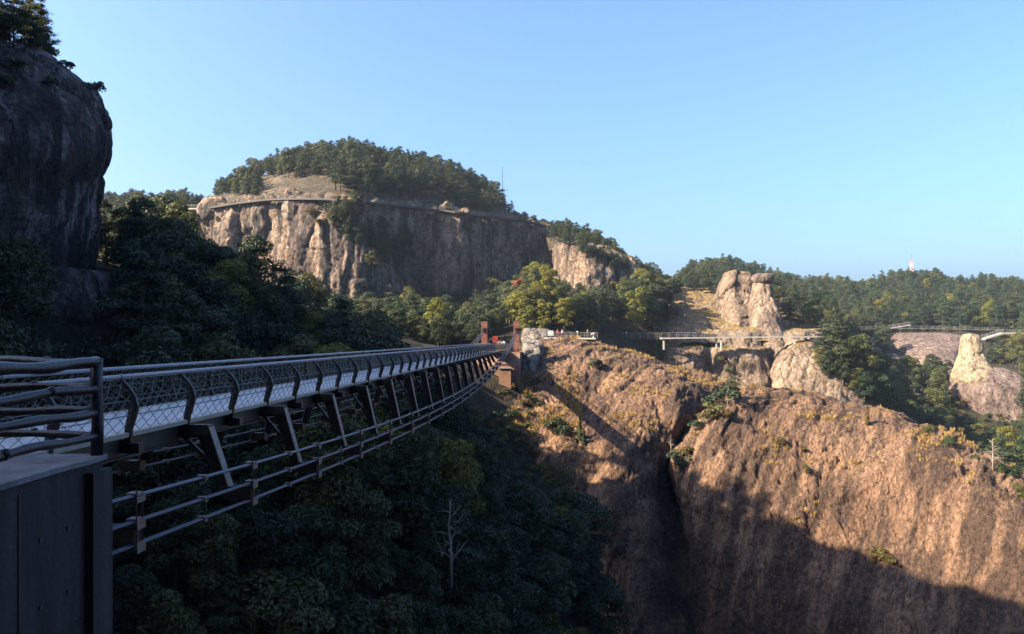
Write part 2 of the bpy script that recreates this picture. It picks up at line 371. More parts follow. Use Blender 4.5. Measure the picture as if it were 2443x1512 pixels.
# second, nearer dome that runs out of the picture to the right
patch('rock_dome', 'dome2', [
    [(1640, 1060, 165), (1760, 1000, 165), (1900, 1010, 160), (2050, 1060, 152), (2200, 1120, 142), (2350, 1200, 128), (2500, 1300, 112), (2700, 1400, 100)],
    [(1640, 1030, 136), (1690, 968, 128), (1760, 933, 123), (1840, 940, 122), (1920, 957, 120), (2000, 980, 117), (2100, 1010, 112), (2240, 1062, 105), (2330, 1117, 98), (2442, 1187, 90), (2580, 1290, 80), (2750, 1400, 70)],
    [(1612, 1080, 130), (1640, 1030, 117), (1720, 985, 114.5), (1840, 990, 115), (1940, 1010, 112), (2040, 1035, 109), (2140, 1070, 104), (2240, 1115, 98), (2340, 1170, 92), (2442, 1235, 85), (2580, 1340, 76), (2750, 1450, 66)],
    [(1590, 1120, 126), (1622, 1092, 112), (1670, 1085, 108.5), (1760, 1085, 107.5), (1880, 1095, 107), (1980, 1120, 104), (2080, 1150, 100), (2180, 1185, 95), (2290, 1230, 90), (2442, 1300, 81), (2600, 1400, 72), (2760, 1500, 64)],
    [(1605, 1170, 122), (1640, 1165, 108), (1710, 1190, 104), (1800, 1205, 102), (1900, 1220, 100), (2000, 1245, 97), (2100, 1270, 94), (2200, 1300, 90), (2330, 1340, 84), (2460, 1390, 77), (2620, 1460, 68), (2780, 1560, 61)],
    [(1630, 1265, 111), (1670, 1270, 104.5), (1740, 1290, 101), (1840, 1310, 98), (1940, 1330, 95), (2040, 1355, 92), (2150, 1385, 88), (2260, 1410, 83), (2360, 1430, 79), (2480, 1460, 73), (2640, 1530, 65), (2800, 1620, 58)],
    [(1655, 1420, 105), (1700, 1425, 100), (1800, 1450, 96), (1950, 1470, 90), (2100, 1490, 84), (2250, 1520, 78), (2400, 1550, 71), (2620, 1620, 62), (2800, 1700, 55)],
    [(1700, 1800, 93), (1900, 1850, 86), (2100, 1880, 78), (2400, 1920, 66), (2800, 2000, 52)],
    [(1700, 2400, 86), (2000, 2500, 76), (2400, 2600, 60), (2800, 2700, 48)],
], 250, 330, M_DOME, .8, 'dome', label='large sunlit brown rock dome with shadowed foot at the right', okind='structure')

# near cliff on the left; it runs on to the left of the camera
sil = [(78, -40), (92, 30), (140, 128), (190, 182), (250, 230), (300, 252), (345, 260), (400, 250), (440, 238), (500, 234), (570, 222), (680, 200), (860, 170)]
rows = []
rows.append([(-220, 74, 93), (-160, 74, 91), (-110, 75, 88), (-160, 60, 84), (-420, 40, 68), (-1100, 0, 50), (-2600, -150, 32), (-5200, -600, 17)])
for v, us in sil:
    k = (v-78)/300
    rows.append([(us-60, v, 90), (us-12, v, 85.5), (us, v, 80), (us-50, v, 75), (us-150, v, 70), (us-420, v, 62), (us-1150, v-20, 46), (us-2600, v-110, 30), (us-5200, v-420, 16)])
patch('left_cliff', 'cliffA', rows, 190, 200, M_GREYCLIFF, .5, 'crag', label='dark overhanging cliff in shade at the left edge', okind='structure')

patch('cliff_summit', 'cliffS', [
    [(-50, 90, 14), (-49, 75, 16), (-47, 60, 16), (-46, 40, 14), (-46, 15, 12), (-46, -15, 10)],
    [(-57, 86, 24), (-55, 76, 30), (-53, 62, 33), (-52, 42, 34), (-52, 15, 34), (-52, -18, 34)],
    [(-64, 84, 29), (-64, 76, 40), (-63, 66, 44), (-63, 48, 49), (-63, 20, 52), (-63, -20, 52)],
    [(-76, 86, 27), (-80, 77, 39), (-84, 66, 44), (-86, 48, 48), (-86, 20, 50), (-86, -20, 50)],
    [(-120, 96, 0), (-130, 80, 0), (-130, 60, 0), (-130, 40, 0), (-130, 10, 0), (-130, -25, 0)],
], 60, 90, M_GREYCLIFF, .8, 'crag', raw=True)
# unseen mountain behind the viewpoint at the bridge start, added to block sky light
patch('sky_blocking_mountain', 'rear', [
    [(-140, -30, -70), (-40, -14, -70), (0, -12, -70), (60, -14, -70), (150, -30, -70)],
    [(-130, -32, -10), (-40, -15, -8), (0, -13, -8), (60, -15, -10), (150, -34, -14)],
    [(-125, -40, 45), (-40, -24, 48), (0, -22, 48), (60, -24, 46), (140, -44, 40)],
    [(-125, -70, 92), (-40, -60, 96), (0, -60, 96), (60, -64, 92), (135, -80, 80)],
    [(-125, -140, 60), (-40, -140, 60), (0, -140, 60), (60, -140, 60), (135, -150, 50)],
], 60, 80, M_GREYCLIFF, 1.0, 'crag', raw=True)

# distant cliff with forested top
U = [478, 500, 560, 640, 700, 770, 820, 860, 890, 950, 1000, 1060, 1100, 1140, 1200, 1260, 1315]
VT = [508, 497, 487, 477, 475, 475, 479, 481, 485, 491, 497, 503, 509, 515, 522, 529, 545]
YT = [232, 222, 218, 213, 209, 205, 203, 203, 208, 218, 226, 226, 224, 236, 242, 248, 254]
rows = [[(u, v-6, y+9) for u, v, y in zip(U, VT, YT)], [(u, v, y) for u, v, y in zip(U, VT, YT)],
        [(u+(4 if u < 700 else 0), v+45, y-1.5) for u, v, y in zip(U, VT, YT)],
        [(u+(10 if u < 700 else 0), v+110, y-2.5+(3 if 880 < u < 1000 else 0)-(2.5 if 1050 < u < 1120 else 0)) for u, v, y in zip(U, VT, YT)],
        [(u+(16 if u < 700 else 0), v+190, y-3-(2 if 1050 < u < 1120 else 0)) for u, v, y in zip(U, VT, YT)], [(u, v+330, y-5) for u, v, y in zip(U, VT, YT)]]
patch('distant_cliff', 'cliffC', rows, 150, 330, M_CLIFF, 1.35, 'crag', label='streaked sandstone cliff wall below the forested summit', okind='structure')
patch('side_cliff', 'cliffC2', [
    [(1305, 590, 236), (1330, 578, 228), (1390, 578, 222), (1440, 590, 222), (1500, 615, 226), (1560, 660, 232)],
    [(1310, 600, 226), (1330, 586, 217), (1390, 592, 211), (1440, 612, 211), (1500, 636, 213), (1550, 670, 215)],
    [(1312, 640, 225), (1335, 640, 216), (1385, 640, 209), (1440, 650, 209), (1500, 665, 211), (1560, 690, 212)],
    [(1312, 760, 224), (1340, 760, 214), (1390, 760, 207), (1440, 760, 207), (1500, 760, 208), (1600, 780, 205)],
], 70, 110, M_CLIFF, .8, 'crag', label='small sunlit cliff on the shoulder right of the long cliff', okind='structure')
patch('forested_hill', 'hillC', [
    [(250, 560, 380), (480, 540, 360), (650, 520, 350), (830, 500, 350), (1000, 510, 350), (1200, 560, 340), (1400, 640, 320), (1560, 740, 300)],
    [(200, 515, 290), (300, 505, 280), (390, 497, 272), (470, 488, 265), (530, 462, 262), (650, 412, 262), (760, 380, 264), (830, 374, 266), (960, 394, 268), (1060, 420, 268), (1150, 457, 266), (1200, 494, 264), (1260, 545, 262), (1320, 563, 250), (1400, 578, 240), (1480, 618, 232), (1540, 668, 226), (1596, 705, 215)],
    [(200, 540, 262), (300, 530, 255), (390, 520, 248), (470, 505, 242), (530, 482, 238), (640, 445, 232), (760, 425, 230), (860, 425, 230), (960, 440, 236), (1060, 465, 242), (1150, 492, 252), (1220, 520, 256), (1270, 540, 256), (1320, 572, 244), (1400, 584, 233), (1480, 622, 226), (1540, 672, 220), (1596, 715, 208)],
    [(200, 590, 240), (300, 575, 236), (390, 550, 233), (470, 515, 234), (500, 500, 229), (640, 481, 220), (770, 478, 212), (860, 485, 210), (950, 495, 226), (1060, 507, 233), (1150, 519, 243), (1220, 527, 251), (1275, 545, 254), (1320, 585, 238), (1400, 588, 224), (1480, 626, 222), (1540, 680, 214), (1596, 730, 200)],
    [(200, 720, 222), (300, 700, 222), (390, 680, 224), (470, 640, 238), (500, 620, 236), (640, 600, 232), (770, 600, 226), (860, 600, 228), (950, 600, 244), (1060, 600, 250), (1150, 600, 262), (1220, 600, 270), (1275, 620, 272), (1320, 650, 252), (1400, 660, 238), (1480, 690, 234), (1540, 720, 224), (1596, 780, 205)],
], 105, 220, M_HILLROCK, .8)
patch('lower_forest_slope', 'apron', [
    [(740, 740, 205), (860, 760, 200), (920, 755, 208), (1000, 750, 220), (1100, 745, 220), (1200, 700, 236), (1280, 650, 245), (1330, 660, 222), (1400, 680, 214), (1500, 690, 212), (1600, 700, 208)],
    [(700, 790, 186), (860, 795, 184), (1000, 790, 186), (1130, 780, 190), (1250, 745, 195), (1350, 735, 192), (1450, 740, 190), (1560, 755, 190)],
    [(700, 830, 165), (860, 830, 166), (1000, 825, 167), (1130, 818, 168), (1240, 806, 168), (1330, 803, 168), (1430, 808, 172), (1560, 815, 182)],
    [(760, 900, 158), (1000, 880, 160), (1240, 850, 160), (1430, 870, 165), (1560, 900, 178)],
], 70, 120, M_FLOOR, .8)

# rocks under and above the walkway in the middle distance
u2 = [1540, 1585, 1640, 1668, 1690, 1712, 1740, 1800, 1830, 1842, 1858, 1900, 1960, 2010]
y2 = [186, 181, 180, 181, 184.5, 180, 178.5, 178, 180, 187, 180, 176, 178, 184]
patch('walkway_cliff', 'cliffE', [
    [(u, 790, y+26) for u, y in zip(u2, y2)],
    [(u, 806, y+9) for u, y in zip(u2, y2)],
    [(u, 826, y+8) for u, y in zip(u2, y2)],
    [(u, 833, y+1.5) for u, y in zip(u2, y2)],
    [(u, 856, y-1) for u, y in zip(u2, y2)],
    [(u, 885, y-(.3 if 1700 < u < 1830 else 2.2)) for u, y in zip(u2, y2)],
    [(u, 960, y-4) for u, y in zip(u2, y2)],
    [(u, 1100, y-9) for u, y in zip(u2, y2)],
], 110, 230, M_PALEROCK, .55, 'rock', label='pale tan rock buttresses carrying the straight cliff walkway', okind='structure')
patch('rock_slab', 'slabE', [
    [(1845, 858, 190), (1880, 832, 192), (1940, 826, 194), (2010, 838, 196), (2060, 880, 200), (2110, 940, 205), (2160, 1000, 210)],
    [(1838, 900, 176), (1862, 862, 174), (1900, 835, 174), (1945, 832, 175), (2000, 850, 176), (2050, 892, 176), (2095, 950, 176), (2130, 1010, 177)],
    [(1836, 930, 173), (1870, 915, 170), (1920, 910, 169), (1980, 915, 168), (2040, 940, 168), (2090, 980, 168), (2125, 1030, 169)],
    [(1830, 1000, 168), (1900, 1010, 165), (1980, 1020, 163), (2060, 1040, 162), (2110, 1060, 162), (2140, 1090, 164)],
    [(1830, 1120, 160), (1950, 1140, 156), (2060, 1150, 154), (2150, 1170, 156)],
], 110, 150, M_PALEROCK, .55, 'rock', label='smooth sloping tan rock slab under the end of the walkway', okind='structure')
patch('rock_slope', 'slopeE', [
    [(1560, 700, 250), (1640, 690, 250), (1730, 690, 250), (1880, 710, 255), (2000, 760, 265)],
    [(1575, 770, 206), (1605, 720, 214), (1650, 712, 216), (1720, 720, 216), (1800, 730, 216), (1880, 750, 215), (1980, 775, 214)],
    [(1575, 800, 196), (1620, 770, 199), (1680, 765, 199), (1760, 770, 198), (1860, 780, 198), (1980, 795, 200)],
    [(1560, 830, 187), (1650, 820, 187), (1750, 815, 187), (1860, 815, 187), (1990, 825, 190)],
], 70, 130, M_PALEROCK, .8, 'rock', label='rough rock slope at the foot of the twin pinnacles', okind='structure')
pillar('rock_pinnacle', 'pin1', [(647, 1738, 1772, 206, 3.0), (652, 1729, 1786, 206, 4.5), (672, 1722, 1790, 206, 6), (700, 1716, 1788, 206, 6.5), (730, 1715, 1784, 205, 7), (760, 1717, 1790, 204, 7.5), (800, 1718, 1800, 202, 8), (860, 1710, 1800, 200, 9)], M_PALEROCK, .75, label='taller blocky sandstone pinnacle, left one of the twin rocks', cat='rock pinnacle', power=3.4)
p2 = empty('rock_pinnacle', at(1820, 800, 197)); tag(p2, 'sandstone pinnacle with a round cap stone, right one of the twin rocks', 'rock pinnacle')
def pillar_part(nm, key, rings, mat, amp, parent, **kw):
    o = pillar(nm, key, rings, mat, amp, parent=parent, **kw); o.location = -ORG[parent]; return o
pillar_part('column', 'pin2', [(668, 1795, 1834, 200, 3.0), (682, 1793, 1839, 200, 4), (700, 1788, 1843, 200, 4.6), (725, 1783, 1846, 199, 5.5), (750, 1781, 1852, 198, 6.5), (775, 1782, 1858, 197, 7), (805, 1784, 1862, 195, 7.5), (860, 1784, 1870, 192, 8)], M_PALEROCK, .45, p2, power=3.0)
pillar_part('cap_stone', 'pin2c', [(652, 1803, 1836, 200, 2.6), (657, 1796, 1842, 200, 3.8), (665, 1791, 1843, 200, 4.4), (674, 1796, 1842, 200, 4.0), (677, 1800, 1838, 200, 3.4)], M_PURPLEROCK, .25, p2, nr=40)

# far right hill
patch('far_forested_hill', 'hillD', [
    [(1400, 780, 560), (1700, 760, 560), (2000, 760, 560), (2300, 760, 560), (2700, 780, 560)],
    [(1420, 720, 350), (1520, 705, 355), (1610, 690, 360), (1660, 652, 370), (1730, 645, 380), (1810, 666, 390), (1880, 686, 395), (1960, 690, 400), (2050, 698, 405), (2120, 682, 405), (2190, 676, 405), (2280, 690, 405), (2370, 688, 400), (2500, 712, 390), (2700, 740, 380)],
    [(1420, 760, 310), (1610, 740, 315), (1730, 715, 325), (1880, 730, 335), (2050, 738, 345), (2200, 730, 345), (2370, 735, 340), (2500, 750, 330), (2700, 780, 320)],
    [(1420, 800, 270), (1610, 790, 275), (1880, 790, 280), (2050, 790, 285), (2200, 790, 288), (2370, 790, 285), (2500, 800, 275), (2700, 830, 265)],
    [(1420, 880, 235), (1610, 880, 235), (1880, 880, 238), (2050, 880, 240), (2200, 880, 242), (2370, 890, 240), (2500, 900, 232), (2700, 930, 220)],
    [(1420, 1000, 205), (1610, 1000, 205), (1880, 1000, 205), (2050, 1000, 205), (2200, 1000, 205), (2370, 1010, 202), (2500, 1020, 195), (2700, 1050, 185)],
    [(1420, 1250, 165), (1880, 1250, 165), (2200, 1250, 160), (2500, 1250, 150), (2700, 1300, 140)],
    [(1420, 1600, 150), (1880, 1600, 150), (2200, 1600, 140), (2500, 1600, 130), (2700, 1700, 120)],
], 130, 170, M_FLOOR, 1.6)
pr = empty('rock_pillar', at(2340, 960, 212)); tag(pr, 'pale yellow rock pillar rising from a mauve dome in the right valley', 'rock pillar')
pillar_part('pillar', 'pillarD', [(796, 2304, 2319, 220, 1.4), (802, 2299, 2328, 220, 2.4), (818, 2296, 2333, 220, 3.0), (838, 2295, 2335, 219.5, 3.4), (858, 2291, 2341, 218.5, 4.0), (880, 2286, 2352, 217, 5.4), (905, 2281, 2368, 215, 7), (935, 2300, 2360, 215, 6)], M_YELLOWROCK, .38, pr, power=3.0)
pillar_part('dome_base', 'domeD', [(874, 2300, 2372, 219, 5), (882, 2284, 2394, 218.5, 7.5), (896, 2275, 2414, 218, 10), (915, 2270, 2431, 217, 12), (945, 2272, 2436, 216, 13), (965, 2288, 2427, 215, 13), (990, 2308, 2405, 213, 12), (1030, 2318, 2395, 211, 10)], M_PURPLEROCK, .45, pr)
pillar('bare_rock', 'faceD1', [(793, 2140, 2240, 278, 7), (800, 2128, 2278, 274, 9), (815, 2130, 2284, 268, 11), (835, 2142, 2276, 260, 11), (852, 2158, 2268, 254, 10), (880, 2170, 2260, 246, 9)], M_PURPLEROCK, .5, label='wide mauve rock face below the far walkway', cat='rock')
pillar('bare_rock', 'faceD2', [(808, 2056, 2080, 267, 4), (815, 2050, 2090, 265, 6), (832, 2048, 2091, 259, 6.5), (850, 2056, 2088, 253, 6), (870, 2062, 2085, 247, 5)], M_PURPLEROCK, .4, label='small block of bare rock left of the wide mauve face', cat='rock')
pillar('bare_rock', 'faceD3', [(843, 2115, 2130, 253, 2), (850, 2108, 2138, 251, 3.4), (862, 2105, 2146, 248, 4), (880, 2108, 2144, 244, 4)], M_PURPLEROCK, .3, label='low pale boulder among trees under the wide mauve face', cat='boulder')
pillar('bare_rock', 'faceD4', [(774, 2400, 2440, 292, 4), (780, 2392, 2480, 291, 6), (800, 2388, 2500, 288, 7), (820, 2390, 2510, 286, 7)], M_PALEROCK, .4, label='tan bare bank above the white viaduct at the far right', cat='rock')
# pale rock at the bridge head and dark outcrop in the left forest
pillar('white_outcrop', 'outW', [(782, 1246, 1290, 162, 3), (786, 1240, 1318, 162, 4), (796, 1238, 1330, 161, 4.4), (808, 1238, 1332, 160, 4.6), (830, 1240, 1330, 160, 4.6)], M_WHITEROCK, .9, label='whitish rock wall behind the right bridge tower', cat='rock', nr=60)
pillar('white_boulder', 'bouW', [(810, 1262, 1288, 143, 1.4), (818, 1250, 1298, 142.5, 2.4), (835, 1244, 1300, 141, 3.2), (855, 1238, 1296, 139, 3.6), (880, 1238, 1285, 137, 3.6), (910, 1240, 1280, 135, 3)], M_WHITEROCK, .9, label='whitish pitted boulder just right of the bridge tower foot', cat='boulder', nr=70)
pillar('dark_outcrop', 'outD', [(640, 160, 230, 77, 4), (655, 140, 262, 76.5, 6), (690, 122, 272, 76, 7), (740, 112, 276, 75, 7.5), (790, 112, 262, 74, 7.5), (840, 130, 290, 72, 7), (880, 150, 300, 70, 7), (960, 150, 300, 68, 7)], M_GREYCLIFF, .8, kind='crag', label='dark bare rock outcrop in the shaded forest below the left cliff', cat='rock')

# ------------------------------------------------------------------ trees: shared meshes
M_BARK = simple('grey brown bark', (.12, .095, .075), .9, 0, .3, 5)
M_PALEBARK = simple('pale dead bark', (.34, .30, .26), .9, 0, .2, 5)
M_LEAF = leaf_mat('dark evergreen leaves', (.022, .045, .022), (.042, .070, .026), (.10, .105, .028))
M_NEEDLE = leaf_mat('pine needles', (.026, .050, .030), (.044, .070, .034), (.075, .090, .036))
M_YELLOW = leaf_mat('yellow green leaves', (.13, .15, .022), (.17, .175, .025), (.21, .19, .03), .3)
M_OLIVE = leaf_mat('olive scrub leaves', (.09, .085, .025), (.13, .105, .03), (.17, .12, .03), .25)
M_RED = leaf_mat('rust red leaves', (.26, .09, .04), (.30, .11, .05), (.34, .15, .06), .25)
M_GOLD = leaf_mat('dry golden grass', (.26, .175, .07), (.36, .24, .09), (.44, .32, .13), .25)
def unit(v): return v/np.maximum(np.linalg.norm(v, axis=-1, keepdims=True), 1e-9)
def cards(P, Nn, s, asp=.55, r=None):
    """diamond leaves at points P facing Nn"""
    r = r or RNG; n = len(P); t = unit(np.cross(Nn, r.normal(size=(n, 3)))); b = np.cross(Nn, t)
    s = np.asarray(s).reshape(-1, 1)*np.ones((n, 1)); k = s*asp
    bend = Nn*s*.18
    V = np.stack([P-t*s, P+b*k+bend, P+t*s, P-b*k+bend], 1).reshape(-1, 3)
    return V, np.arange(4*n).reshape(-1, 4)
def blob_leaves(blobs, per, size, r, up=.45, jit=.75):
    Ps, Ns = [], []
    for (c, rad) in blobs:
        m = max(8, int(per*(rad[0]*rad[2]+rad[0]*rad[1])/2)); d = unit(r.normal(size=(m, 3))); d[:, 2] = np.where(d[:, 2] < -.35, -d[:, 2]*.6, d[:, 2]); d = unit(d)
        q = r.uniform(.62, 1.06, (m, 1))**.6
        Ps.append(np.asarray(c)+d*np.asarray(rad)*q); Ns.append(unit(d+np.array((0, 0, up))+r.normal(size=(m, 3))*jit))
    P = np.concatenate(Ps); Nn = np.concatenate(Ns)
    return cards(P, Nn, size*r.uniform(.65, 1.35, len(P)), .6, r)
def trunk_mesh(name, pts, radii, limbs, mat, n=6):
    b = MB(); b.tube(pts, radii, n)
    for a, c, r0 in limbs:
        a, c = np.asarray(a), np.asarray(c); mid = (a+c)/2+np.array((0, 0, -.06*np.linalg.norm(c-a)))
        b.tube([a, mid, c], [r0, r0*.7, r0*.3], 4)
    return b.mesh(name, mat, smooth=True)
def broad(seed, h, w, per, size, mat, nm, nb=17):
    r = np.random.default_rng(seed); blobs = []; limbs = []
    for k in range(nb):
        z = h*(.20+.74*(k+.5)/nb); e = math.sqrt(max(.05, 1-((z/h-.5)/.52)**2)); a = k*2.4+r.uniform(-.5, .5)
        rr = w/2*e*r.uniform(.35, .78); c = np.array((rr*math.cos(a), rr*math.sin(a), z+r.uniform(-.3, .3)))
        rad = w*r.uniform(.17, .27)*np.array((1, 1, r.uniform(.62, .85))); blobs.append((c, rad))
        limbs.append(((0, 0, max(h*.2, z-h*.22)), c, .05*h/8))
    V, Fq = blob_leaves(blobs, per, size, r)
    tm = trunk_mesh(nm+'_trunk', [(0, 0, -.8), (.1, .05, h*.25), (-.05, .1, h*.55), (.05, 0, h*.85)], [.2*h/8, .16*h/8, .1*h/8, .03], limbs[::2], M_BARK)
    return tm, mesh_np(nm+'_crown', V, Fq, mat, False)
def pine(seed, h, w, per, size, mat, nm, nl=7):
    r = np.random.default_rng(seed); P, Nn, limbs = [], [], []
    lean = r.uniform(-.05, .05, 2)*h
    for k in range(nl):
        f = (k+.4)/nl; z = h*(.30+.68*f); rmax = w/2*(1-.75*f**1.5)*r.uniform(.75, 1.1); nb = int(5-2*f)
        for j in range(nb):
            a = r.uniform(0, 6.28); L = rmax*r.uniform(.6, 1.1); x0 = lean*(z/h)
            tip = np.array((x0[0]+L*math.cos(a), x0[1]+L*math.sin(a), z+L*r.uniform(.0, .22)))
            limbs.append(((x0[0], x0[1], z-.15*L), tip, .045*h/9))
            m = int(per*max(.5, L)); t = r.uniform(.35, 1.08, m)[:, None]; base = np.array((x0[0], x0[1], z))
            c = base+(tip-base)*t; sp = .34*L+.22
            off = r.normal(size=(m, 3))*np.array((sp*.55, sp*.55, .10+.05*L)); P.append(c+off)
            Nn.append(unit(np.array((0, 0, .9))+off*np.array((.5, .5, 1.2))+r.normal(size=(m, 3))*.55))
    m = int(per*1.2); off = r.normal(size=(m, 3))*np.array((.35, .35, .28)); P.append(np.array((lean[0], lean[1], h*.98))+off); Nn.append(unit(off+np.array((0, 0, .6))))
    P = np.concatenate(P); Nn = np.concatenate(Nn); V, Fq = cards(P, Nn, size*r.uniform(.6, 1.4, len(P)), .42, r)
    tm = trunk_mesh(nm+'_trunk', [(0, 0, -.8), (lean[0]*.3, lean[1]*.3, h*.3), (lean[0]*.7, lean[1]*.7, h*.65), (lean[0], lean[1], h*.97)], [.17*h/9, .14*h/9, .09*h/9, .02], limbs[::2], M_BARK)
    return tm, mesh_np(nm+'_crown', V, Fq, mat, False)
def shrub(seed, h, w, per, size, mat, nm, nb=9):
    r = np.random.default_rng(seed); blobs, limbs = [], []
    for k in range(nb):
        a = r.uniform(0, 6.28); q = w*.36*math.sqrt(r.uniform(0, 1)); c = np.array((q*math.cos(a), q*math.sin(a), h*r.uniform(.3, .75)))
        blobs.append((c, w*r.uniform(.14, .24)*np.array((1, 1, .8)))); limbs.append(((0, 0, -.2), c, .03))
    V, Fq = blob_leaves(blobs, per, size, r)
    return trunk_mesh(nm+'_stems', [(0, 0, -.4), (0, 0, .1), (.02, 0, .4*h)], [.06, .05, .02], limbs, M_BARK), mesh_np(nm+'_crown', V, Fq, mat, False)
def cone_tree(seed, h, w, per, size, mat, nm):
    r = np.random.default_rng(seed); m = int(per*h*w*1.6); f = r.uniform(0, 1, m)**1.3; a = r.uniform(0, 6.28, m)
    R = w/2*(1-f)*(.75+.3*np.sin(f*h*5+a))*r.uniform(.55, 1.05, m)
    P = np.column_stack([R*np.cos(a), R*np.sin(a), h*(.1+.9*f)-R*.25]); Nn = unit(np.column_stack([np.cos(a), np.sin(a), np.full(m, .7)])+r.normal(size=(m, 3))*.5)
    V, Fq = cards(P, Nn, size*r.uniform(.6, 1.3, m), .5, r)
    return trunk_mesh(nm+'_trunk', [(0, 0, -.6), (0, 0, h*.5), (0, 0, h*.97)], [.13*h/6, .08*h/6, .02], [], M_BARK), mesh_np(nm+'_crown', V, Fq, mat, False)
def bare_tree(seed, h, mat, nm, spread=.5, low=.3):
    r = np.random.default_rng(seed); b = MB(); br = MB()
    b.tube([(0, 0, -.6), (.05*h*.2, 0, h*.35), (-.02*h, .02*h, h*.7), (.01*h, 0, h)], [.022*h, .017*h, .011*h, .003*h], 6)
    for k in range(13):
        z = h*(low+(.95-low)*k/13); a = r.uniform(0, 6.28); L = h*spread*(1.1-z/h)*r.uniform(.5, 1)+.06*h
        p0 = np.array((0, 0, z)); d = np.array((math.cos(a), math.sin(a), r.uniform(.1, .7))); p1 = p0+d*L*.5; p2 = p1+(d+r.normal(size=3)*.4)*L*.5
        br.tube([p0, p1, p2], [.008*h, .0055*h, .0018*h], 4)
        for q in range(3):
            s0 = p0+(p1-p0)*r.uniform(.4, 1) if q < 1 else p1+(p2-p1)*r.uniform(.1, .8); e = s0+(d*.5+r.normal(size=3)*.6)*L*.35
            br.tube([s0, (s0+e)/2+r.normal(size=3)*.03*L, e], [.004*h, .003*h, .0012*h], 3)
    return b.mesh(nm+'_trunk', mat, smooth=True), br.mesh(nm+'_branches', mat, smooth=True)
KIND = {}
KIND['broad'] = [broad(20+i, 8+.7*(i % 3), 5.6+.5*(i % 2), 230, .155, M_LEAF, 'broadleaf') for i in range(4)]
KIND['pine'] = [pine(40+i, 9+.8*(i % 3), 6.0+.4*(i % 2), 110, .175, M_NEEDLE, 'pine') for i in range(4)]
KIND['yellow'] = [broad(60+i, 8.5, 5.0, 230, .155, M_YELLOW, 'yellowtree') for i in range(2)]
KIND['shrub'] = [shrub(70+i, 2.2, 3.2, 190, .15, M_LEAF, 'shrub') for i in range(3)]
KIND['olive'] = [shrub(80+i, 2.0, 3.0, 210, .13, M_OLIVE, 'olive_shrub') for i in range(3)]
KIND['red'] = [shrub(90, 3.2, 3.4, 150, .18, M_RED, 'red_shrub')]
KIND['cone'] = [cone_tree(95+i, 5, 2.0, 120, .16, M_LEAF, 'cone') for i in range(2)]
KIND['conegold'] = [cone_tree(97, 4.5, 2.0, 120, .15, M_OLIVE, 'conegold')]
KIND['bare'] = [bare_tree(101+i, 9, M_PALEBARK, 'bare', .42, .25) for i in range(2)]
HGT = {'broad': 8.4, 'pine': 9.6, 'yellow': 8.5, 'shrub': 2.2, 'olive': 2.0, 'red': 3.2, 'cone': 5, 'conegold': 4.5, 'bare': 9}
WID = {'broad': 5.6, 'pine': 5.4, 'yellow': 5, 'shrub': 3.2, 'olive': 3, 'red': 3.4, 'cone': 2, 'conegold': 2, 'bare': 4}

# ------------------------------------------------------------------ where trees stand
CAND = []      # (kind, x, y, z, scale, region)
def scatter(key, n, spacing, kinds, region, accept=None, smin=.75, smax=1.2, minz=.12, cap=None):
    G, Nn = PATCH[key]; a, b = G[:-1, :-1], G[1:, 1:]
    area = np.linalg.norm(np.cross(G[1:, :-1]-a, G[:-1, 1:]-a), axis=2).ravel(); c = np.cumsum(area); nc = G.shape[1]-1
    idx = np.searchsorted(c, RNG.uniform(0, c[-1], n)); r, q = idx//nc, idx % nc; f, g = RNG.uniform(0, 1, (2, n, 1))
    P = a[r, q]*(1-f)*(1-g)+G[1:, :-1][r, q]*f*(1-g)+G[:-1, 1:][r, q]*(1-f)*g+b[r, q]*f*g; nz = Nn[r, q][:, 2]
    u, v = proj(P); cell = {}; names = list(kinds); pr = np.array([kinds[k] for k in names], float); pr /= pr.sum()
    for i in range(n):
        if nz[i] < minz or P[i, 1] < 12 or not (-130 < u[i] < 2570) or v[i] > 1760: continue
        if accept and not accept(u[i], v[i], P[i]): continue
        sp = spacing; ci = (int(P[i, 0]//sp), int(P[i, 1]//sp), int(P[i, 2]//sp)); bad = False
        for dx in (-1, 0, 1):
            for dy in (-1, 0, 1):
                for dz in (-1, 0, 1):
                    for o in cell.get((ci[0]+dx, ci[1]+dy, ci[2]+dz), ()):
                        if (P[i, 0]-o[0])**2+(P[i, 1]-o[1])**2+(P[i, 2]-o[2])**2 < sp*sp: bad = True
        if bad: continue
        k = names[RNG.choice(len(names), p=pr)]; sc_ = RNG.uniform(smin, smax)
        if cap:
            lim = (v[i]-cap(u[i], v[i])+RNG.uniform(-50, 16))*P[i, 1]/F0/(HGT[k]*1.04)
            if lim < .28: continue
            sc_ = min(sc_, lim)
        cell.setdefault(ci, []).append(P[i])
        CAND.append((k, P[i, 0], P[i, 1], P[i, 2], sc_, region))
def line(pts):
    xs, ys = [p[0] for p in pts], [p[1] for p in pts]; return lambda u: np.interp(u, xs, ys)
SKY_C = line([(200, 470), (390, 467), (470, 457), (525, 425), (600, 398), (650, 374), (760, 345), (830, 341), (960, 361), (1060, 386), (1150, 427), (1200, 470), (1260, 522), (1310, 540), (1345, 530), (1400, 550), (1440, 566), (1480, 590), (1500, 622), (1560, 648), (1640, 680), (1740, 740)])
SKY_D = line([(1420, 680), (1600, 672), (1660, 628), (1730, 618), (1800, 638), (1880, 658), (1960, 666), (2050, 676), (2120, 657), (2190, 648), (2280, 664), (2370, 661), (2442, 678), (2700, 700)])
SKY_B = line([(-200, 560), (180, 555), (235, 445), (300, 455), (340, 470), (400, 478), (440, 520), (500, 546), (600, 562), (690, 602), (780, 664), (900, 725), (1100, 770), (1200, 780)])
SKY_A = line([(700, 690), (860, 702), (960, 690), (1130, 690), (1215, 655), (1260, 632), (1300, 636), (1325, 682), (1400, 690), (1480, 686), (1515, 645), (1560, 660), (1640, 690)])
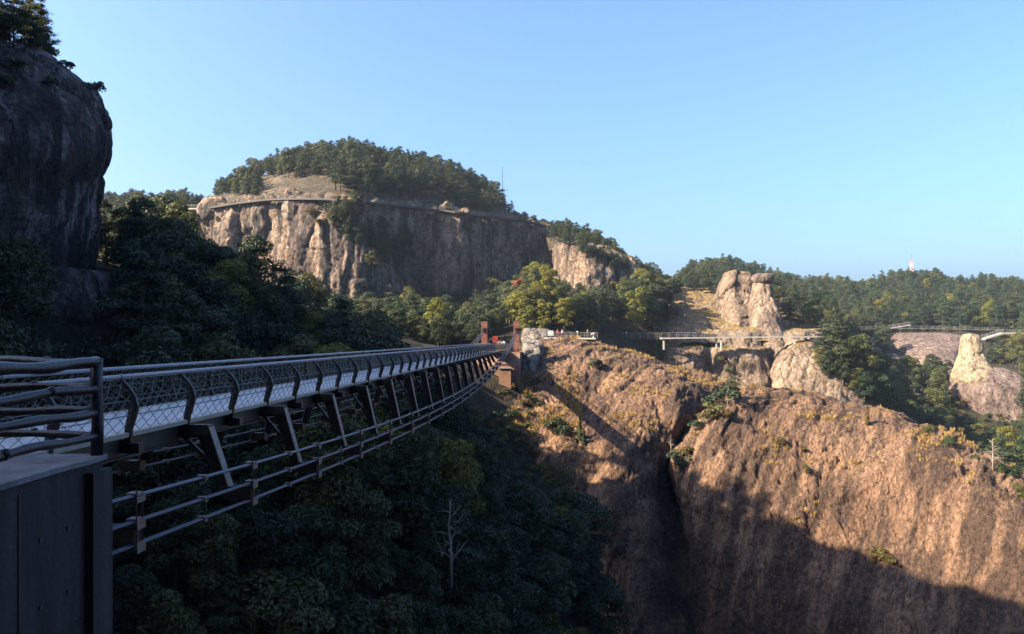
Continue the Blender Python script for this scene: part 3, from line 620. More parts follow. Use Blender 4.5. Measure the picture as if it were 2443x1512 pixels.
def cap_B(u, v):
    if 70 < u < 320 and v > 860: return 862
    return SKY_B(u) if v < 1000 else 0
def cap_D(u, v):
    if 2105 < u < 2295 and v > 792: return 852
    if 2040 < u < 2100 and v > 800: return 864
    if 2258 < u < 2445 and v > 870: return 978
    if 2275 < u < 2355 and v > 796: return 880
    return SKY_D(u)
def inbox(u, v, bs): return any(a <= u <= b and c <= v <= d for a, b, c, d in bs)
BRIDGE = lambda P: -15.5 < P[0]-.0586*P[1] < -5.0 and P[2] > -12 and 5 < P[1] < 150
scatter('slope', 9000, 3.0, {'broad': .64, 'pine': .21, 'shrub': .08, 'yellow': .07}, 'slope', lambda u, v, P: not inbox(u, v, [(75, 310, 640, 900)]) and not BRIDGE(P) and P[1] > 32 and not (P[0] > -34 and 98 < P[1] < 137 and P[2] > -13) and not (P[1] > 104 and -48 < P[0] and P[2] > 2.5 and P[1] < 137) and not (u > 1125 and v < 1240) and not (u > 1050 and v < 1110), .5, 1.3, cap=cap_B)
scatter('slope', 9000, 1.5, {'shrub': .75, 'olive': .25}, 'dome', lambda u, v, P: inbox(u, v, [(980, 1360, 890, 1270)]) and not BRIDGE(P), .45, 1.0, .05)
scatter('apron', 5000, 3.4, {'broad': .62, 'pine': .32, 'yellow': .025, 'shrub': .035}, 'apron', lambda u, v, P: (P[1] > 172 or (u < 1150 and P[1] > 160)) and v < (803 if u > 1150 else 840) and u < 1592 and not (u > 1430 and P[1] < 181) and not (BRIDGE(P)), .6, 1.15, cap=lambda u, v: SKY_A(u))
scatter('hillC', 18000, 2.9, {'pine': .72, 'broad': .28}, 'summit', lambda u, v, P: not inbox(u, v, [(615, 800, 425, 486), (440, 620, 470, 500), (890, 1080, 476, 515), (1120, 1280, 515, 545)]) and u < 1610, .55, 1.1, cap=lambda u, v: SKY_C(u))
scatter('hillD', 26000, 4.0, {'pine': .6, 'broad': .36, 'yellow': .02, 'shrub': .02}, 'far', lambda u, v, P: not inbox(u, v, [(2120, 2285, 790, 885), (2045, 2095, 805, 885), (2255, 2442, 870, 1065), (2280, 2350, 800, 890), (2330, 2460, 800, 860), (2100, 2150, 845, 880), (2385, 2442, 775, 800)]), .6, 1.2, cap=cap_D)
scatter('hillD', 34000, 1.9, {'shrub': .7, 'olive': .3}, 'far', lambda u, v, P: v > 770 and u > 1990, .7, 1.3, cap=cap_D)
scatter('slopeE', 700, 3.4, {'pine': .5, 'broad': .3, 'olive': .2}, 'mid', lambda u, v, P: (v < 725 and not (1590 < u < 1880 and P[1] < 228)) or (v < 790 and u > 1880), .5, .9)
scatter('cliffA', 900, 2.2, {'pine': .6, 'broad': .4}, 'clifftop', lambda u, v, P: v < 150 and u < 250, .35, .65, .4)
scatter('cliffS', 900, 2.4, {'pine': .6, 'broad': .4}, 'clifftop', lambda u, v, P: v < 160 and u < 250 and P[1] < 82, .4, .7, .3)
scatter('cliffA', 300, 1.4, {'shrub': 1}, 'clifftop', lambda u, v, P: v < 240 and u < 250, .5, .9, .35)
scatter('dome1', 200, 2.2, {'olive': .6, 'shrub': .4}, 'dome', lambda u, v, P: inbox(u, v, [(1150, 1260, 940, 1010)]), .4, .7, .2)
def put(kind, key, u, v, s, region): 
    p, n = on(key, u, v); CAND.append((kind, p[0], p[1], p[2]-.1, s, region))
for u, v, k, s in [(735, 512, 'olive', 1.3), (770, 505, 'shrub', 1.4), (800, 520, 'olive', 1.4), (858, 500, 'broad', .5), (872, 512, 'cone', 1.1), (840, 560, 'olive', 1.2), (865, 580, 'broad', .7), (890, 590, 'pine', .7), (905, 610, 'broad', .75),
                   (925, 585, 'pine', .75), (945, 600, 'broad', .7), (960, 570, 'pine', .7), (975, 600, 'pine', .7), (900, 640, 'broad', .7), (930, 630, 'broad', .7), (960, 630, 'broad', .65), (880, 560, 'yellow', .45), (985, 625, 'pine', .6), (820, 545, 'olive', 1.0), (905, 560, 'red', .6), (1130, 545, 'pine', .45), (1132, 560, 'shrub', 1.1), (760, 540, 'olive', 1.0), (1065, 500, 'broad', .45)]:
    put(k, 'cliffC', u, v, s, 'cliff')
for k_ in range(46):
    t_ = k_/45; put(('olive', 'shrub', 'broad', 'pine')[k_ % 4], 'cliffC', 790+t_*190+RNG.uniform(-25, 25), 505+t_*120+RNG.uniform(-18, 26), RNG.uniform(.8, 1.3) if k_ % 4 < 2 else RNG.uniform(.4, .75), 'cliff')
for u, v, k, s in [(1340, 590, 'pine', .6), (1370, 592, 'broad', .5), (1400, 600, 'pine', .65), (1425, 612, 'pine', .6), (1450, 620, 'pine', .6), (1475, 632, 'broad', .5), (1500, 640, 'pine', .6), (1470, 690, 'olive', 1.5)]:
    put(k, 'cliffC2', u, v, s, 'cliff')
for u, v, k, s in [(1715, 880, 'olive', 1.2), (1730, 892, 'shrub', 1.0), (1925, 835, 'shrub', 1.2), (1560, 850, 'cone', 1.6), (1555, 880, 'broad', .7), (1948, 838, 'shrub', 1.2)]:
    put(k, 'cliffE', u, v, s, 'mid')
for u, v, k, s in [(1965, 850, 'pine', .9), (1990, 870, 'pine', 1.1), (2015, 860, 'pine', 1.2), (2035, 890, 'broad', 1.1), (1960, 870, 'broad', .6), (1985, 890, 'broad', .7), (2060, 910, 'broad', 1.1), (2080, 935, 'broad', 1.0), (2050, 930, 'broad', .7), (2075, 955, 'broad', .8), (2100, 965, 'broad', 1.0), (2020, 905, 'broad', .7), (2120, 985, 'broad', 1.0), (2140, 1000, 'broad', 1.0), (2005, 845, 'pine', 1.2), (2090, 910, 'broad', 1.1), (2110, 935, 'broad', 1.1)]:
    put(k, 'slabE', u, v, s, 'slab')
for u, v, k, s in [(1700, 985, 'shrub', 1.3), (1725, 960, 'shrub', 1.5), (1690, 960, 'shrub', 1.2), (1745, 940, 'broad', .35), (1680, 1000, 'olive', 1.2), (1660, 1010, 'shrub', .9), (1735, 985, 'olive', .8), (1605, 1100, 'shrub', 1.3), (1625, 1085, 'olive', 1.2), (1615, 1115, 'shrub', 1.0)]:
    put(k, 'dome2', u, v, s, 'dome')
for u, v, k, s in [(1415, 865, 'shrub', .9), (1430, 868, 'shrub', .7), (1300, 1010, 'olive', 1.0), (1320, 1020, 'shrub', 1.1), (1345, 1035, 'shrub', 1.1), (1375, 1040, 'cone', .7), (1390, 1045, 'cone', .5), (1330, 1005, 'shrub', .8), (1270, 950, 'shrub', .6), (1225, 920, 'olive', .7), (1210, 935, 'olive', .8)]:
    put(k, 'dome1', u, v, s, 'dome')
for k_ in range(40): put(('broad', 'shrub', 'pine', 'olive')[k_ % 4], 'hillD', 2105+k_*4.7, 872+RNG.uniform(-4, 34), RNG.uniform(.25, .42) if k_ % 2 == 0 else RNG.uniform(.8, 1.3), 'far')
for u, v, k, s in [(1855, 1055, 'olive', .75), (1912, 1118, 'olive', .7), (1915, 1065, 'olive', .45), (2072, 1000, 'conegold', .55), (2095, 1320, 'olive', .9), (2110, 1335, 'olive', .8), (2080, 1330, 'olive', .6)]:
    put(k, 'dome2', u, v, s, 'dome')
for k in range(34):
    t = k/33; u = 2175+t*270; v = 1042+t*145+RNG.uniform(-4, 10)
    p, n = on('dome2', u, v); CAND.append((('olive', 'shrub', 'olive', 'broad')[k % 4], p[0]+RNG.uniform(.5, 6), p[1]+RNG.uniform(3, 9), p[2]-1.2, RNG.uniform(.6, 1.0)*(.42 if k % 4 == 3 else 1), 'right'))
for u, Y, vb, k, s in [(945, 150, 832, 'yellow', .80), (1042, 148, 828, 'yellow', 1.06), (1020, 152, 830, 'yellow', .85), (985, 160, 815, 'pine', 1.1), (900, 155, 830, 'yellow', .6), (860, 150, 835, 'yellow', .75), (1165, 160, 812, 'broad', .75), (1140, 158, 815, 'pine', .7), (1185, 162, 808, 'broad', .7), (1240, 172, 790, 'yellow', 1.05), (1275, 176, 770, 'yellow', 1.1), (1298, 170, 795, 'yellow', .85), (1345, 170, 792, 'yellow', 1.0), (1255, 166, 800, 'yellow', .75), (1310, 182, 730, 'yellow', 1.05), (1275, 195, 700, 'yellow', 1.0), (1412, 172, 800, 'yellow', .42), (1440, 186, 745, 'red', 1.0), (1235, 190, 690, 'red', .9), (1185, 165, 795, 'red', .8), (1475, 192, 796, 'broad', 1.15), (1510, 196, 794, 'broad', 1.2), (1545, 200, 792, 'broad', 1.2), (1450, 188, 792, 'broad', 1.1), (1575, 204, 790, 'broad', 1.1), (1560, 192, 760, 'broad', 1.1)]:
    p = at(u, vb, Y); CAND.append((k, p[0], p[1], p[2]-.2, s, 'bridgehead'))
for u, v, Y, s in [(1075, 1390, 66, .78), (985, 1290, 74, .35), (735, 1520, 58, .55), (715, 1505, 56, .5), (2368, 1122, 96, .46), (2170, 1420, 82, .45), (1600, 1080, 108, .3)]:
    p = at(u, v, Y); CAND.append(('bare', p[0], p[1], p[2], s, 'bare'))

# which of them show, and how large (coarse depth buffer, only used to choose the individuals)
Q = 5.0; BW, BH = int(W0/Q)+1, int(H0/Q)+1
zb = np.full((BH, BW), 1e9)
for key, (G, _) in PATCH.items():
    P = G.reshape(-1, 3); P = P[P[:, 1] > 5]; u, v = proj(P)
    for ou in (-1, 0, 1):
        for ov in (-1, 0, 1):
            i, j = (v/Q+ov).astype(int), (u/Q+ou).astype(int); k = (i >= 0) & (i < BH) & (j >= 0) & (j < BW)
            np.minimum.at(zb, (i[k], j[k]), P[k, 1]+1.5)
CAND.sort(key=lambda c: c[2]); VIS = []
for c in CAND:
    h, w = HGT[c[0]]*c[4], WID[c[0]]*c[4]*.8; u, vb = proj(np.array(c[1:4])); pu = h/c[2]*F0; pw = w/c[2]*F0/2
    i0, i1 = int(max(0, (vb-pu)/Q)), int(min(BH-1, (vb-pu*.25)/Q)); j0, j1 = int(max(0, (u-pw)/Q)), int(min(BW-1, (u+pw)/Q)); n = 0
    if i1 >= i0 and j1 >= j0:
        sub = zb[i0:i1+1, j0:j1+1]; m = sub > c[2]-3; n = int(m.sum()); sub[m] = c[2]
    VIS.append(n)
order = sorted(range(len(CAND)), key=lambda i: -VIS[i])
LIMIT = {'broad': 230, 'pine': 170, 'yellow': 60, 'shrub': 120, 'olive': 120, 'red': 10, 'cone': 20, 'conegold': 5, 'bare': 20}
NAME = {'broad': 'evergreen_tree', 'pine': 'pine_tree', 'yellow': 'yellow_green_tree', 'shrub': 'green_shrub', 'olive': 'golden_shrub', 'red': 'rust_shrub', 'cone': 'young_conifer', 'conegold': 'golden_conifer', 'bare': 'dead_tree'}
LOOK = {'broad': 'dark green evergreen tree', 'pine': 'layered dark pine tree', 'yellow': 'bright yellow-green leafy tree', 'shrub': 'low dark green shrub', 'olive': 'low golden olive shrub', 'red': 'rust red autumn shrub', 'cone': 'small pointed green conifer', 'conegold': 'small pointed golden conifer', 'bare': 'leafless pale dead tree'}
PLACE = {'slope': 'in the shaded forest around the bridge', 'apron': 'on the slope under the long cliff', 'summit': 'on the hilltop above the long cliff', 'far': 'on the far wooded hillside behind the twin pinnacles', 'mid': 'on the rocks beside the straight walkway', 'clifftop': 'on top of the dark left cliff', 'dome': 'growing on the brown rock domes', 'cliff': 'clinging to the face of the distant cliff', 'slab': 'on the shaded back of the smooth tan slab', 'right': 'along the ridge line at the far right', 'bridgehead': 'near the far bridge towers', 'bare': 'standing bare among the shaded trees'}
CATG = {'broad': 'tree', 'pine': 'pine tree', 'yellow': 'tree', 'shrub': 'shrub', 'olive': 'shrub', 'red': 'shrub', 'cone': 'conifer', 'conegold': 'conifer', 'bare': 'dead tree'}
def zone(reg, u, v):
    if reg == 'slope':
        if v < 1115-.235*u+30:      # above the line of the deck
            return 'on the slope under the dark left cliff' if u < 420 else 'on the shaded crest before the distant cliff' if u < 800 else 'left of the far bridge towers'
        return 'in the dark gorge below the near bridge cables' if u < 620 else 'in the dark gorge under the middle of the bridge' if u < 960 else 'in the gorge at the foot of the first dome'
    if reg == 'summit': return 'on the left end of the hilltop' if u < 620 else 'on the middle of the wooded hilltop' if u < 960 else 'on the right flank of the hilltop' if u < 1290 else 'on the shoulder above the small side cliff'
    if reg == 'far': return 'on the far ridge near the radio tower' if v < 760 else 'in the sunlit valley around the rock pillar'
    if reg == 'apron': return 'on the slope under the long cliff' if u < 1200 else 'on the slope behind the right bridge tower'
    return PLACE[reg]
ORD = ['first', 'second', 'third', 'fourth', 'fifth', 'sixth', 'seventh', 'eighth', 'ninth', 'tenth', 'eleventh', 'twelfth']
count = {k: 0 for k in LIMIT}; rest = []; single = []
for i in order:
    k, x, y, z, s, reg = CAND[i]
    if k != 'bare' and (VIS[i] < 6 or count[k] >= LIMIT[k]): rest.append(CAND[i]); continue
    count[k] += 1; u, v = proj(np.array((x, y, z))); px = HGT[k]*s/y*F0
    size = '' if k in ('red', 'cone', 'conegold', 'bare') else 'large ' if px > 150 else 'tall ' if px > 95 else '' if px > 55 else 'small '
    single.append((CAND[i], float(u), (size+LOOK[k]).replace('small low', 'small').replace('large low', 'broad').replace('tall low', 'broad')+' '+zone(reg, u, v)))
groups = {}
for q in single: groups.setdefault(q[2], []).append(q)
for lab, mem in groups.items():
    mem.sort(key=lambda q: q[1]); n = len(mem)
    for r_, (c, u, _) in enumerate(mem):
        k, x, y, z, s, reg = c; var = KIND[k][RNG.integers(len(KIND[k]))]
        t = empty(NAME[k], (x, y, z), RNG.uniform(0, 6.28)); t.scale = (s*RNG.uniform(.9, 1.1), s*RNG.uniform(.9, 1.1), s*RNG.uniform(.92, 1.12))
        tag(t, lab if n == 1 or n > 12 or len(lab.split()) > 13 else lab+', '+ORD[r_]+' from left', CATG[k], lab.replace(' tree ', ' trees ').replace(' shrub ', ' shrubs ').replace(' conifer ', ' conifers ') if n > 1 else None)
        link('trunk' if k not in ('shrub', 'olive', 'red') else 'stems', var[0], t); link('branches' if k == 'bare' else 'crown', var[1], t)
# the remaining mass of trees: one object
src = []; vid = {}
for k in ('broad', 'pine', 'yellow', 'shrub', 'olive'):
    for j, (tm, cm) in enumerate(KIND[k]):
        nv1 = len(cm.vertices); a = np.empty(nv1*3, np.float32); cm.vertices.foreach_get('co', a); a = a.reshape(-1, 3)
        tq = [tuple(p.vertices) for p in tm.polygons if len(p.vertices) == 4]; b = np.empty(len(tm.vertices)*3, np.float32); tm.vertices.foreach_get('co', b)
        Fq = np.concatenate([np.arange(nv1).reshape(-1, 4), np.array(tq)+nv1]); idx = np.concatenate([np.zeros(nv1//4), np.ones(len(tq))])
        me = mesh_np(k+'_mass', np.concatenate([a, b.reshape(-1, 3)]), Fq, mats=[cm.materials[0], M_BARK], mat_idx=idx, smooth=False)
        vid[(k, j)] = len(src); src.append(bpy.data.objects.new(k+'_source', me))
def instancer(name, pts, ids, scl, rot, sources, label):
    me = bpy.data.meshes.new(name); me.vertices.add(len(pts)); me.vertices.foreach_set('co', np.asarray(pts, np.float32).ravel())
    for nm, ty, dat in (('vid', 'INT', np.asarray(ids, np.int32)), ('scl', 'FLOAT', np.asarray(scl, np.float32)), ('rot', 'FLOAT', np.asarray(rot, np.float32))):
        me.attributes.new(nm, ty, 'POINT').data.foreach_set('value', dat)
    o = link(name, me); tag(o, label, kind='stuff')
    g = bpy.data.node_groups.new(name+'_scatter', 'GeometryNodeTree'); g.interface.new_socket('Geometry', in_out='INPUT', socket_type='NodeSocketGeometry'); g.interface.new_socket('Geometry', in_out='OUTPUT', socket_type='NodeSocketGeometry')
    gi, go, jn = g.nodes.new('NodeGroupInput'), g.nodes.new('NodeGroupOutput'), g.nodes.new('GeometryNodeJoinGeometry')
    def attr(nm, ty):
        a = g.nodes.new('GeometryNodeInputNamedAttribute'); a.data_type = ty; a.inputs['Name'].default_value = nm; return a.outputs['Attribute']
    iv, sc, ro = attr('vid', 'INT'), attr('scl', 'FLOAT'), attr('rot', 'FLOAT')
    cx = g.nodes.new('ShaderNodeCombineXYZ'); g.links.new(ro, cx.inputs['Z'])
    for k, s in enumerate(sources):
        cmp = g.nodes.new('FunctionNodeCompare'); cmp.data_type = 'INT'; cmp.operation = 'EQUAL'; g.links.new(iv, cmp.inputs[2]); cmp.inputs[3].default_value = k
        oi = g.nodes.new('GeometryNodeObjectInfo'); oi.inputs['Object'].default_value = s; oi.inputs['As Instance'].default_value = True
        ip = g.nodes.new('GeometryNodeInstanceOnPoints'); g.links.new(gi.outputs[0], ip.inputs['Points']); g.links.new(cmp.outputs[0], ip.inputs['Selection'])
        g.links.new(oi.outputs['Geometry'], ip.inputs['Instance']); g.links.new(cx.outputs[0], ip.inputs['Rotation']); g.links.new(sc, ip.inputs['Scale']); g.links.new(ip.outputs[0], jn.inputs[0])
    g.links.new(jn.outputs[0], go.inputs[0]); md = o.modifiers.new('scatter', 'NODES'); md.node_group = g
    return o
rest = [c for c in rest if c[0] in ('broad', 'pine', 'yellow', 'shrub', 'olive')]
instancer('forest', [c[1:4] for c in rest], [vid[(c[0], RNG.integers(len(KIND[c[0]])))] for c in rest], [c[4] for c in rest], RNG.uniform(0, 6.28, len(rest)), src, 'dense mixed evergreen forest covering the far hills and gorge')
print('TREES', len(CAND), count, len(rest))

# ------------------------------------------------------------------ dry grass on the domes
r = np.random.default_rng(5); m = 16
gP = r.normal(size=(m, 3))*np.array((.16, .16, 0)); hh = r.uniform(.25, .55, m); lean = r.normal(size=(m, 2))*.16
V = []
for i in range(m):
    a = r.uniform(0, 3.14); w = .035; dx, dy = math.cos(a)*w, math.sin(a)*w; b = gP[i]; t = b+np.array((lean[i, 0], lean[i, 1], hh[i])); mid = (b+t)/2-np.array((lean[i, 0]*.2, lean[i, 1]*.2, 0))
    V += [b-np.array((0, 0, .1)), mid+np.array((dx, dy, 0)), t, mid-np.array((dx, dy, 0))]
tuft = bpy.data.objects.new('tuft_source', mesh_np('tuft', np.array(V), np.arange(4*m).reshape(-1, 4), M_GOLD, False))
pts = []
for key, n in (('dome2', 26000), ('dome1', 16000)):
    G, Nn = PATCH[key]; g, nn = G.reshape(-1, 3), Nn.reshape(-1, 3); i = RNG.integers(0, len(g), n); P = g[i]+RNG.normal(size=(n, 3))*np.array((.15, .15, 0)); u, v = proj(P); nz = nn[i, 2]
    den = fbm(P, .12, 3)
    ok = (P[:, 1] < 160) & (v < 1250) & ((nz+den*.35 > 1.06) | ((u > 1150) & (u < 1385) & (v > 885) & (v < 1045) & (den > -.25) & (nz > .3)))
    pts.append(P[ok])
pts = np.concatenate(pts)
instancer('dry_grass', pts, np.zeros(len(pts)), RNG.uniform(.6, 1.5, len(pts)), RNG.uniform(0, 6.28, len(pts)), [tuft], 'dry golden grass on the crests of the brown rock domes')

# ------------------------------------------------------------------ suspension footbridge
M_STEEL = simple('dark grey painted steel', (.040, .036, .033), .5, .1, .3, 3)
M_POST = simple('near black painted steel', (.03, .028, .027), .45, .1, .3, 4)
M_RAIL = simple('pale galvanised handrail', (.34, .33, .36), .35, .2, .12, 2)
M_WIRE = simple('stainless wire', (.15, .145, .14), .4, .3, .15, 8)
M_CABLE = simple('blue grey cable sheath', (.040, .048, .085), .35, .1, .2, 3)
M_CLAMP_LITFLANGE = simple('weathered zinc clamp and skylit flange', (.26, .22, .20), .5, .3, .25, 6)
M_DECK = simple('pale weathered deck board', (.64, .65, .67), .55, 0, .26, 2.2)
M_EDGE = simple('cream deck edge', (.45, .42, .35), .6, 0, .15, 3)
M_RUST = simple('red brown tower steel', (.22, .075, .045), .6, 0, .25, 1.5)
M_BROWNCON = simple('red brown concrete', (.24, .135, .09), .9, 0, .3, .8, .3)
M_CONC = simple('weathered dark concrete', (.030, .027, .030), .85, 0, .35, 1.5, .4)
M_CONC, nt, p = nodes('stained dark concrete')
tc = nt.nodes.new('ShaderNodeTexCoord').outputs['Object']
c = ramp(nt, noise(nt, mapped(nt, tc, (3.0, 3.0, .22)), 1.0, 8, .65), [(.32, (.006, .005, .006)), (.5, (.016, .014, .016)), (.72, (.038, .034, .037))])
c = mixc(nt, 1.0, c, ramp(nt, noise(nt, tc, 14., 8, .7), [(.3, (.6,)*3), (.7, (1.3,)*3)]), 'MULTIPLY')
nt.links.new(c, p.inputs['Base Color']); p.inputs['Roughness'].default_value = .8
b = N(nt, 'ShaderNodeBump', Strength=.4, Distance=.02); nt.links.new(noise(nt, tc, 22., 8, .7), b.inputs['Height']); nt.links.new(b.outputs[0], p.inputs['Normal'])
M_COPING = simple('pale cement coping', (.22, .215, .23), .8, 0, .35, 2.5, .5)
M_BRANCH = simple('blue black branch rail paint', (.022, .024, .036), .42, .1, .35, 5, .3)
BETA = -math.atan(.0586); BO = Vector((-10.0, 12.0, -1.9))
rot = lambda p: Vector((p[0]*math.cos(BETA)-p[1]*math.sin(BETA), p[0]*math.sin(BETA)+p[1]*math.cos(BETA), p[2]))
bridge = empty('suspension_footbridge', rot(BO), BETA); ORG[bridge] = BO
tag(bridge, 'long dark suspension footbridge with wavy posts and pale deck crossing the gorge', 'bridge')
BAY = 2.42; Y_FIRST = 14.8-4*BAY; NB = 50; DZ = -1.9
PROF = [(0.02, .0), (.28, .07), (.54, .12), (.80, .05), (1.06, -.13)]
def ztop(y):
    return -3.9+(8.6e-4 if y > 55 else 6.9e-4)*(y-55)**2
for s, xe in ((1, -8.6), (-1, -11.4)):
    b = MB(); b.tube([(xe-s*.15, Y_FIRST-1.2+k*BAY*3, DZ+1.12) for k in range(18)], .05, 8); hr = b.build('handrail', M_RAIL, bridge, True)
    b = MB()
    for k in range(17): b.tube([(xe-s*.15, Y_FIRST-1.2+k*BAY*3+3.6-.05, DZ+1.12), (xe-s*.15, Y_FIRST-1.2+k*BAY*3+3.6+.05, DZ+1.12)], .058, 8)
    b.build('joint_sleeve', M_RAIL, hr, True)
    for h, o in ((.36, .09), (.66, .09)):
        MB().tube([(xe+s*o, Y_FIRST-1.2, DZ+h), (xe+s*o, 134.5, DZ+h)], .010, 4).build('guard_wire', M_WIRE, bridge)
    MB().box((xe-s*.02, (Y_FIRST+134)/2, DZ-.035), (.12, 134-Y_FIRST+2, .09)).build('deck_edge', M_EDGE, bridge)
    b = MB(); b.box((xe-s*.16, (Y_FIRST+134)/2, DZ-.29), (.03, 134-Y_FIRST+2, .36)); b.box((xe-s*.16, (Y_FIRST+134)/2, DZ-.10), (.2, 134-Y_FIRST+2, .03)); b.box((xe-s*.16, (Y_FIRST+134)/2, DZ-.49), (.2, 134-Y_FIRST+2, .03)); b.build('girder', M_STEEL, bridge)
    # post: wavy plate
    pr = [(-.42, .02, .11), (-.1, .0, .13), (.1, .01, .15), (.3, .07, .17), (.54, .12, .19), (.75, .07, .17), (.92, -.03, .13), (1.07, -.15, .08)]
    poly = [(s*(o+w/2), -.035, z) for z, o, w in pr]+[(s*(o-w/2), -.035, z) for z, o, w in pr[::-1]]
    if s < 0: poly = poly[::-1]
    b = MB().prism(poly, (0, .07, 0)); b.box((s*.10, 0, -.30), (.34, .2, .2)); pm = b.mesh('post', M_POST)
    # net panel of one bay
    b = MB()
    for i in range(6):
        for j in range(4):
            (z0, o0), (z1, o1) = PROF[j], PROF[j+1]; y0, y1 = i*BAY/6, (i+1)*BAY/6
            b.tube([(s*o0, y0, z0), (s*o1, y1, z1)], .0075, 3, False); b.tube([(s*o0, y1, z0), (s*o1, y0, z1)], .0075, 3, False)
    nm = b.mesh('net', M_WIRE)
    for k in range(NB+4):
        y = Y_FIRST+k*BAY
        link('post', pm, bridge, (xe-BO.x, y-BO.y, DZ-BO.z)); link('net_panel', nm, bridge, (xe-BO.x, y-BO.y, DZ-BO.z))
dm = MB().box((0, BAY/2, -.03), (2.66, BAY-.03, .05)).mesh('deck', M_DECK)
cm = MB().box((0, 0, -.27), (2.9, .12, .24)).mesh('cross', M_STEEL)
for k in range(NB+4):
    y = Y_FIRST+k*BAY; link('deck_panel', dm, bridge, (0, y-BO.y, 0)); link('cross_beam', cm, bridge, (0, y-BO.y, 0))
# cables and outriggers
for s, x0 in ((1, -7.07), (-1, -12.95)):
    for c, off in enumerate((0, -.43, -.82)):
        b = MB(); ys = list(np.linspace(2, 134.6, 60))
        for q in (-.045, 0, .045):
            b.tube([(x0+q, y, ztop(y)+off+(.35*c if y > 134 else 0)*.3+(.012 if q == 0 else 0)) for y in ys], .026, 6, False)
        b.build('main_cable', M_CABLE, bridge, True)
    for k in range(29):
        y = 17.2-2*4.84+k*4.84
        if y > 132: continue
        zt = ztop(y); zm, zl = zt-.43, zt-.82
        X = lambda v: (v if s > 0 else -20-v)
        if y < 103:
            zf = zm-.06
            poly = [(X(-8.42), y, -2.05), (X(-8.03), y, -2.0), (X(-7.56), y, zf), (X(-7.86), y, zf-.02)]
            if s < 0: poly = poly[::-1]
            b = MB().prism(poly, (0, .03, 0)); b.beam((X(-8.9), y, -2.12), (X(-8.0), y, -2.12), .2, .24); og = b.build('outrigger', M_STEEL, bridge)
            b = MB(); b.beam((X(-8.03), y, -2.0), (X(-7.56), y, zf), .26, .025, (1, 0, .2)); b.beam((X(-7.56), y, zf), (X(-7.44), y, zf-.10), .26, .025, (1, 0, .2)); b.build('flange', M_CLAMP_LITFLANGE, og)  # flange is web steel; skylight on it is put into the paler colour
            MB().beam((X(-8.75), y, -2.2), (X(-7.95), y, -2.2+(zf+2.2)*.62), .08, .08).build('brace', M_STEEL, og)
            MB().box((X(-7.32), y, zf-.16), (.62, .3, .30)).build('foot_beam', M_POST, og)
        else:
            b = MB(); b.beam((X(-8.9), y, -2.12), (X(-7.05), y, -2.12), .2, .22); og = b.build('outrigger', M_STEEL, bridge)
            MB().tube([(X(-7.07), y, -2.1), (X(-7.07), y, zl)], .02, 5).build('hanger_rod', M_STEEL, og)
        for zc, hgt in ((zt, .075), (zm, .11), (zl, .11)):
            b = MB(); b.box((x0, y, zc+.035), (.20, .20, .05)); b.box((x0+s*.10, y, zc-.05), (.03, .26, hgt*1.3)); b.box((x0, y, zc-.06), (.22, .26, .045)); b.build('cable_clamp', M_CLAMP_LITFLANGE, og)
        for dy in (-.09, .09): MB().tube([(x0+s*.08, y+dy, zt+.12), (x0+s*.08, y+dy, zl-.05)], .013, 5).build('clamp_rod', M_STEEL, og)
        y2 = y+2.42
        for off in (0, -.43, -.82):
            z2 = ztop(y2)+off; b = MB(); b.box((x0, y2, z2+.03), (.17, .12, .05)); b.box((x0, y2, z2-.035), (.19, .13, .04)); b.build('strand_spacer', M_CLAMP_LITFLANGE, bridge)
    # tower
    xt = x0-s*.06
    b = MB(); b.box((xt, 135.4, -.95), (1.02, 1.0, 7.1)); tw = b.build('tower', M_RUST, bridge)
    b = MB(); b.box((xt, 135.4, 2.82), (1.14, 1.12, .44)); b.build('tower_cap', M_RUST, tw)
    b = MB(); b.box((xt, 135.4, 2.47), (1.08, 1.06, .06)); b.build('tower_band', M_EDGE, tw)
    b = MB(); b.tube([(xt-.28, 134.75, 1.75), (xt+.28, 134.75, 1.75)], .2, 12); b.box((xt, 134.8, 1.5), (.5, .16, .7)); b.build('cable_saddle', M_POST, tw)
    for c in range(3):
        MB().tube([(xt+(c-1)*.14, 136, 1.9-.3*c), (xt+(c-1)*.14, 150, -1.6)], .035, 6).build('backstay', M_CABLE, bridge)
# landing with rails beside the right tower
b = MB(); b.box((-6.55, 134.6, -1.95), (1.0, 3.2, .12)); ld = b.build('side_landing', M_STEEL, bridge)
b = MB()
for z in (-1.5, -1.2, -.85): b.tube([(-7.9, 133.0, z), (-6.05, 133.0, z), (-6.05, 136.2, z)], .03, 5)
for x in (-7.0, -6.05): b.box((x, 133.0, -1.4), (.06, .06, 1.15))
b.build('landing_rail', M_RAIL, ld)
ab = empty('bridge_abutment', rot((-10, 135, -9)), BETA); ORG[ab] = Vector((-10, 135, -9))
tag(ab, 'red brown concrete abutment under the far end of the footbridge', 'abutment')
b = MB(); b.prism([(-13.9, 131.5, -2.45), (-13.9, 142, -2.45), (-13.9, 142, -16), (-13.9, 128.6, -16), (-13.9, 129.6, -4.6)], (7.6, 0, 0)); b.build('block', M_BROWNCON, ab)
b = MB(); b.box((-8.7, 128.6, -9.6), (2.0, 1.5, 9.0)); b.build('footing', M_BROWNCON, ab)
b = MB(); b.box((-8.7, 128.5, -5.03), (2.2, 1.7, .14)); b.build('footing_cap', M_COPING, ab)

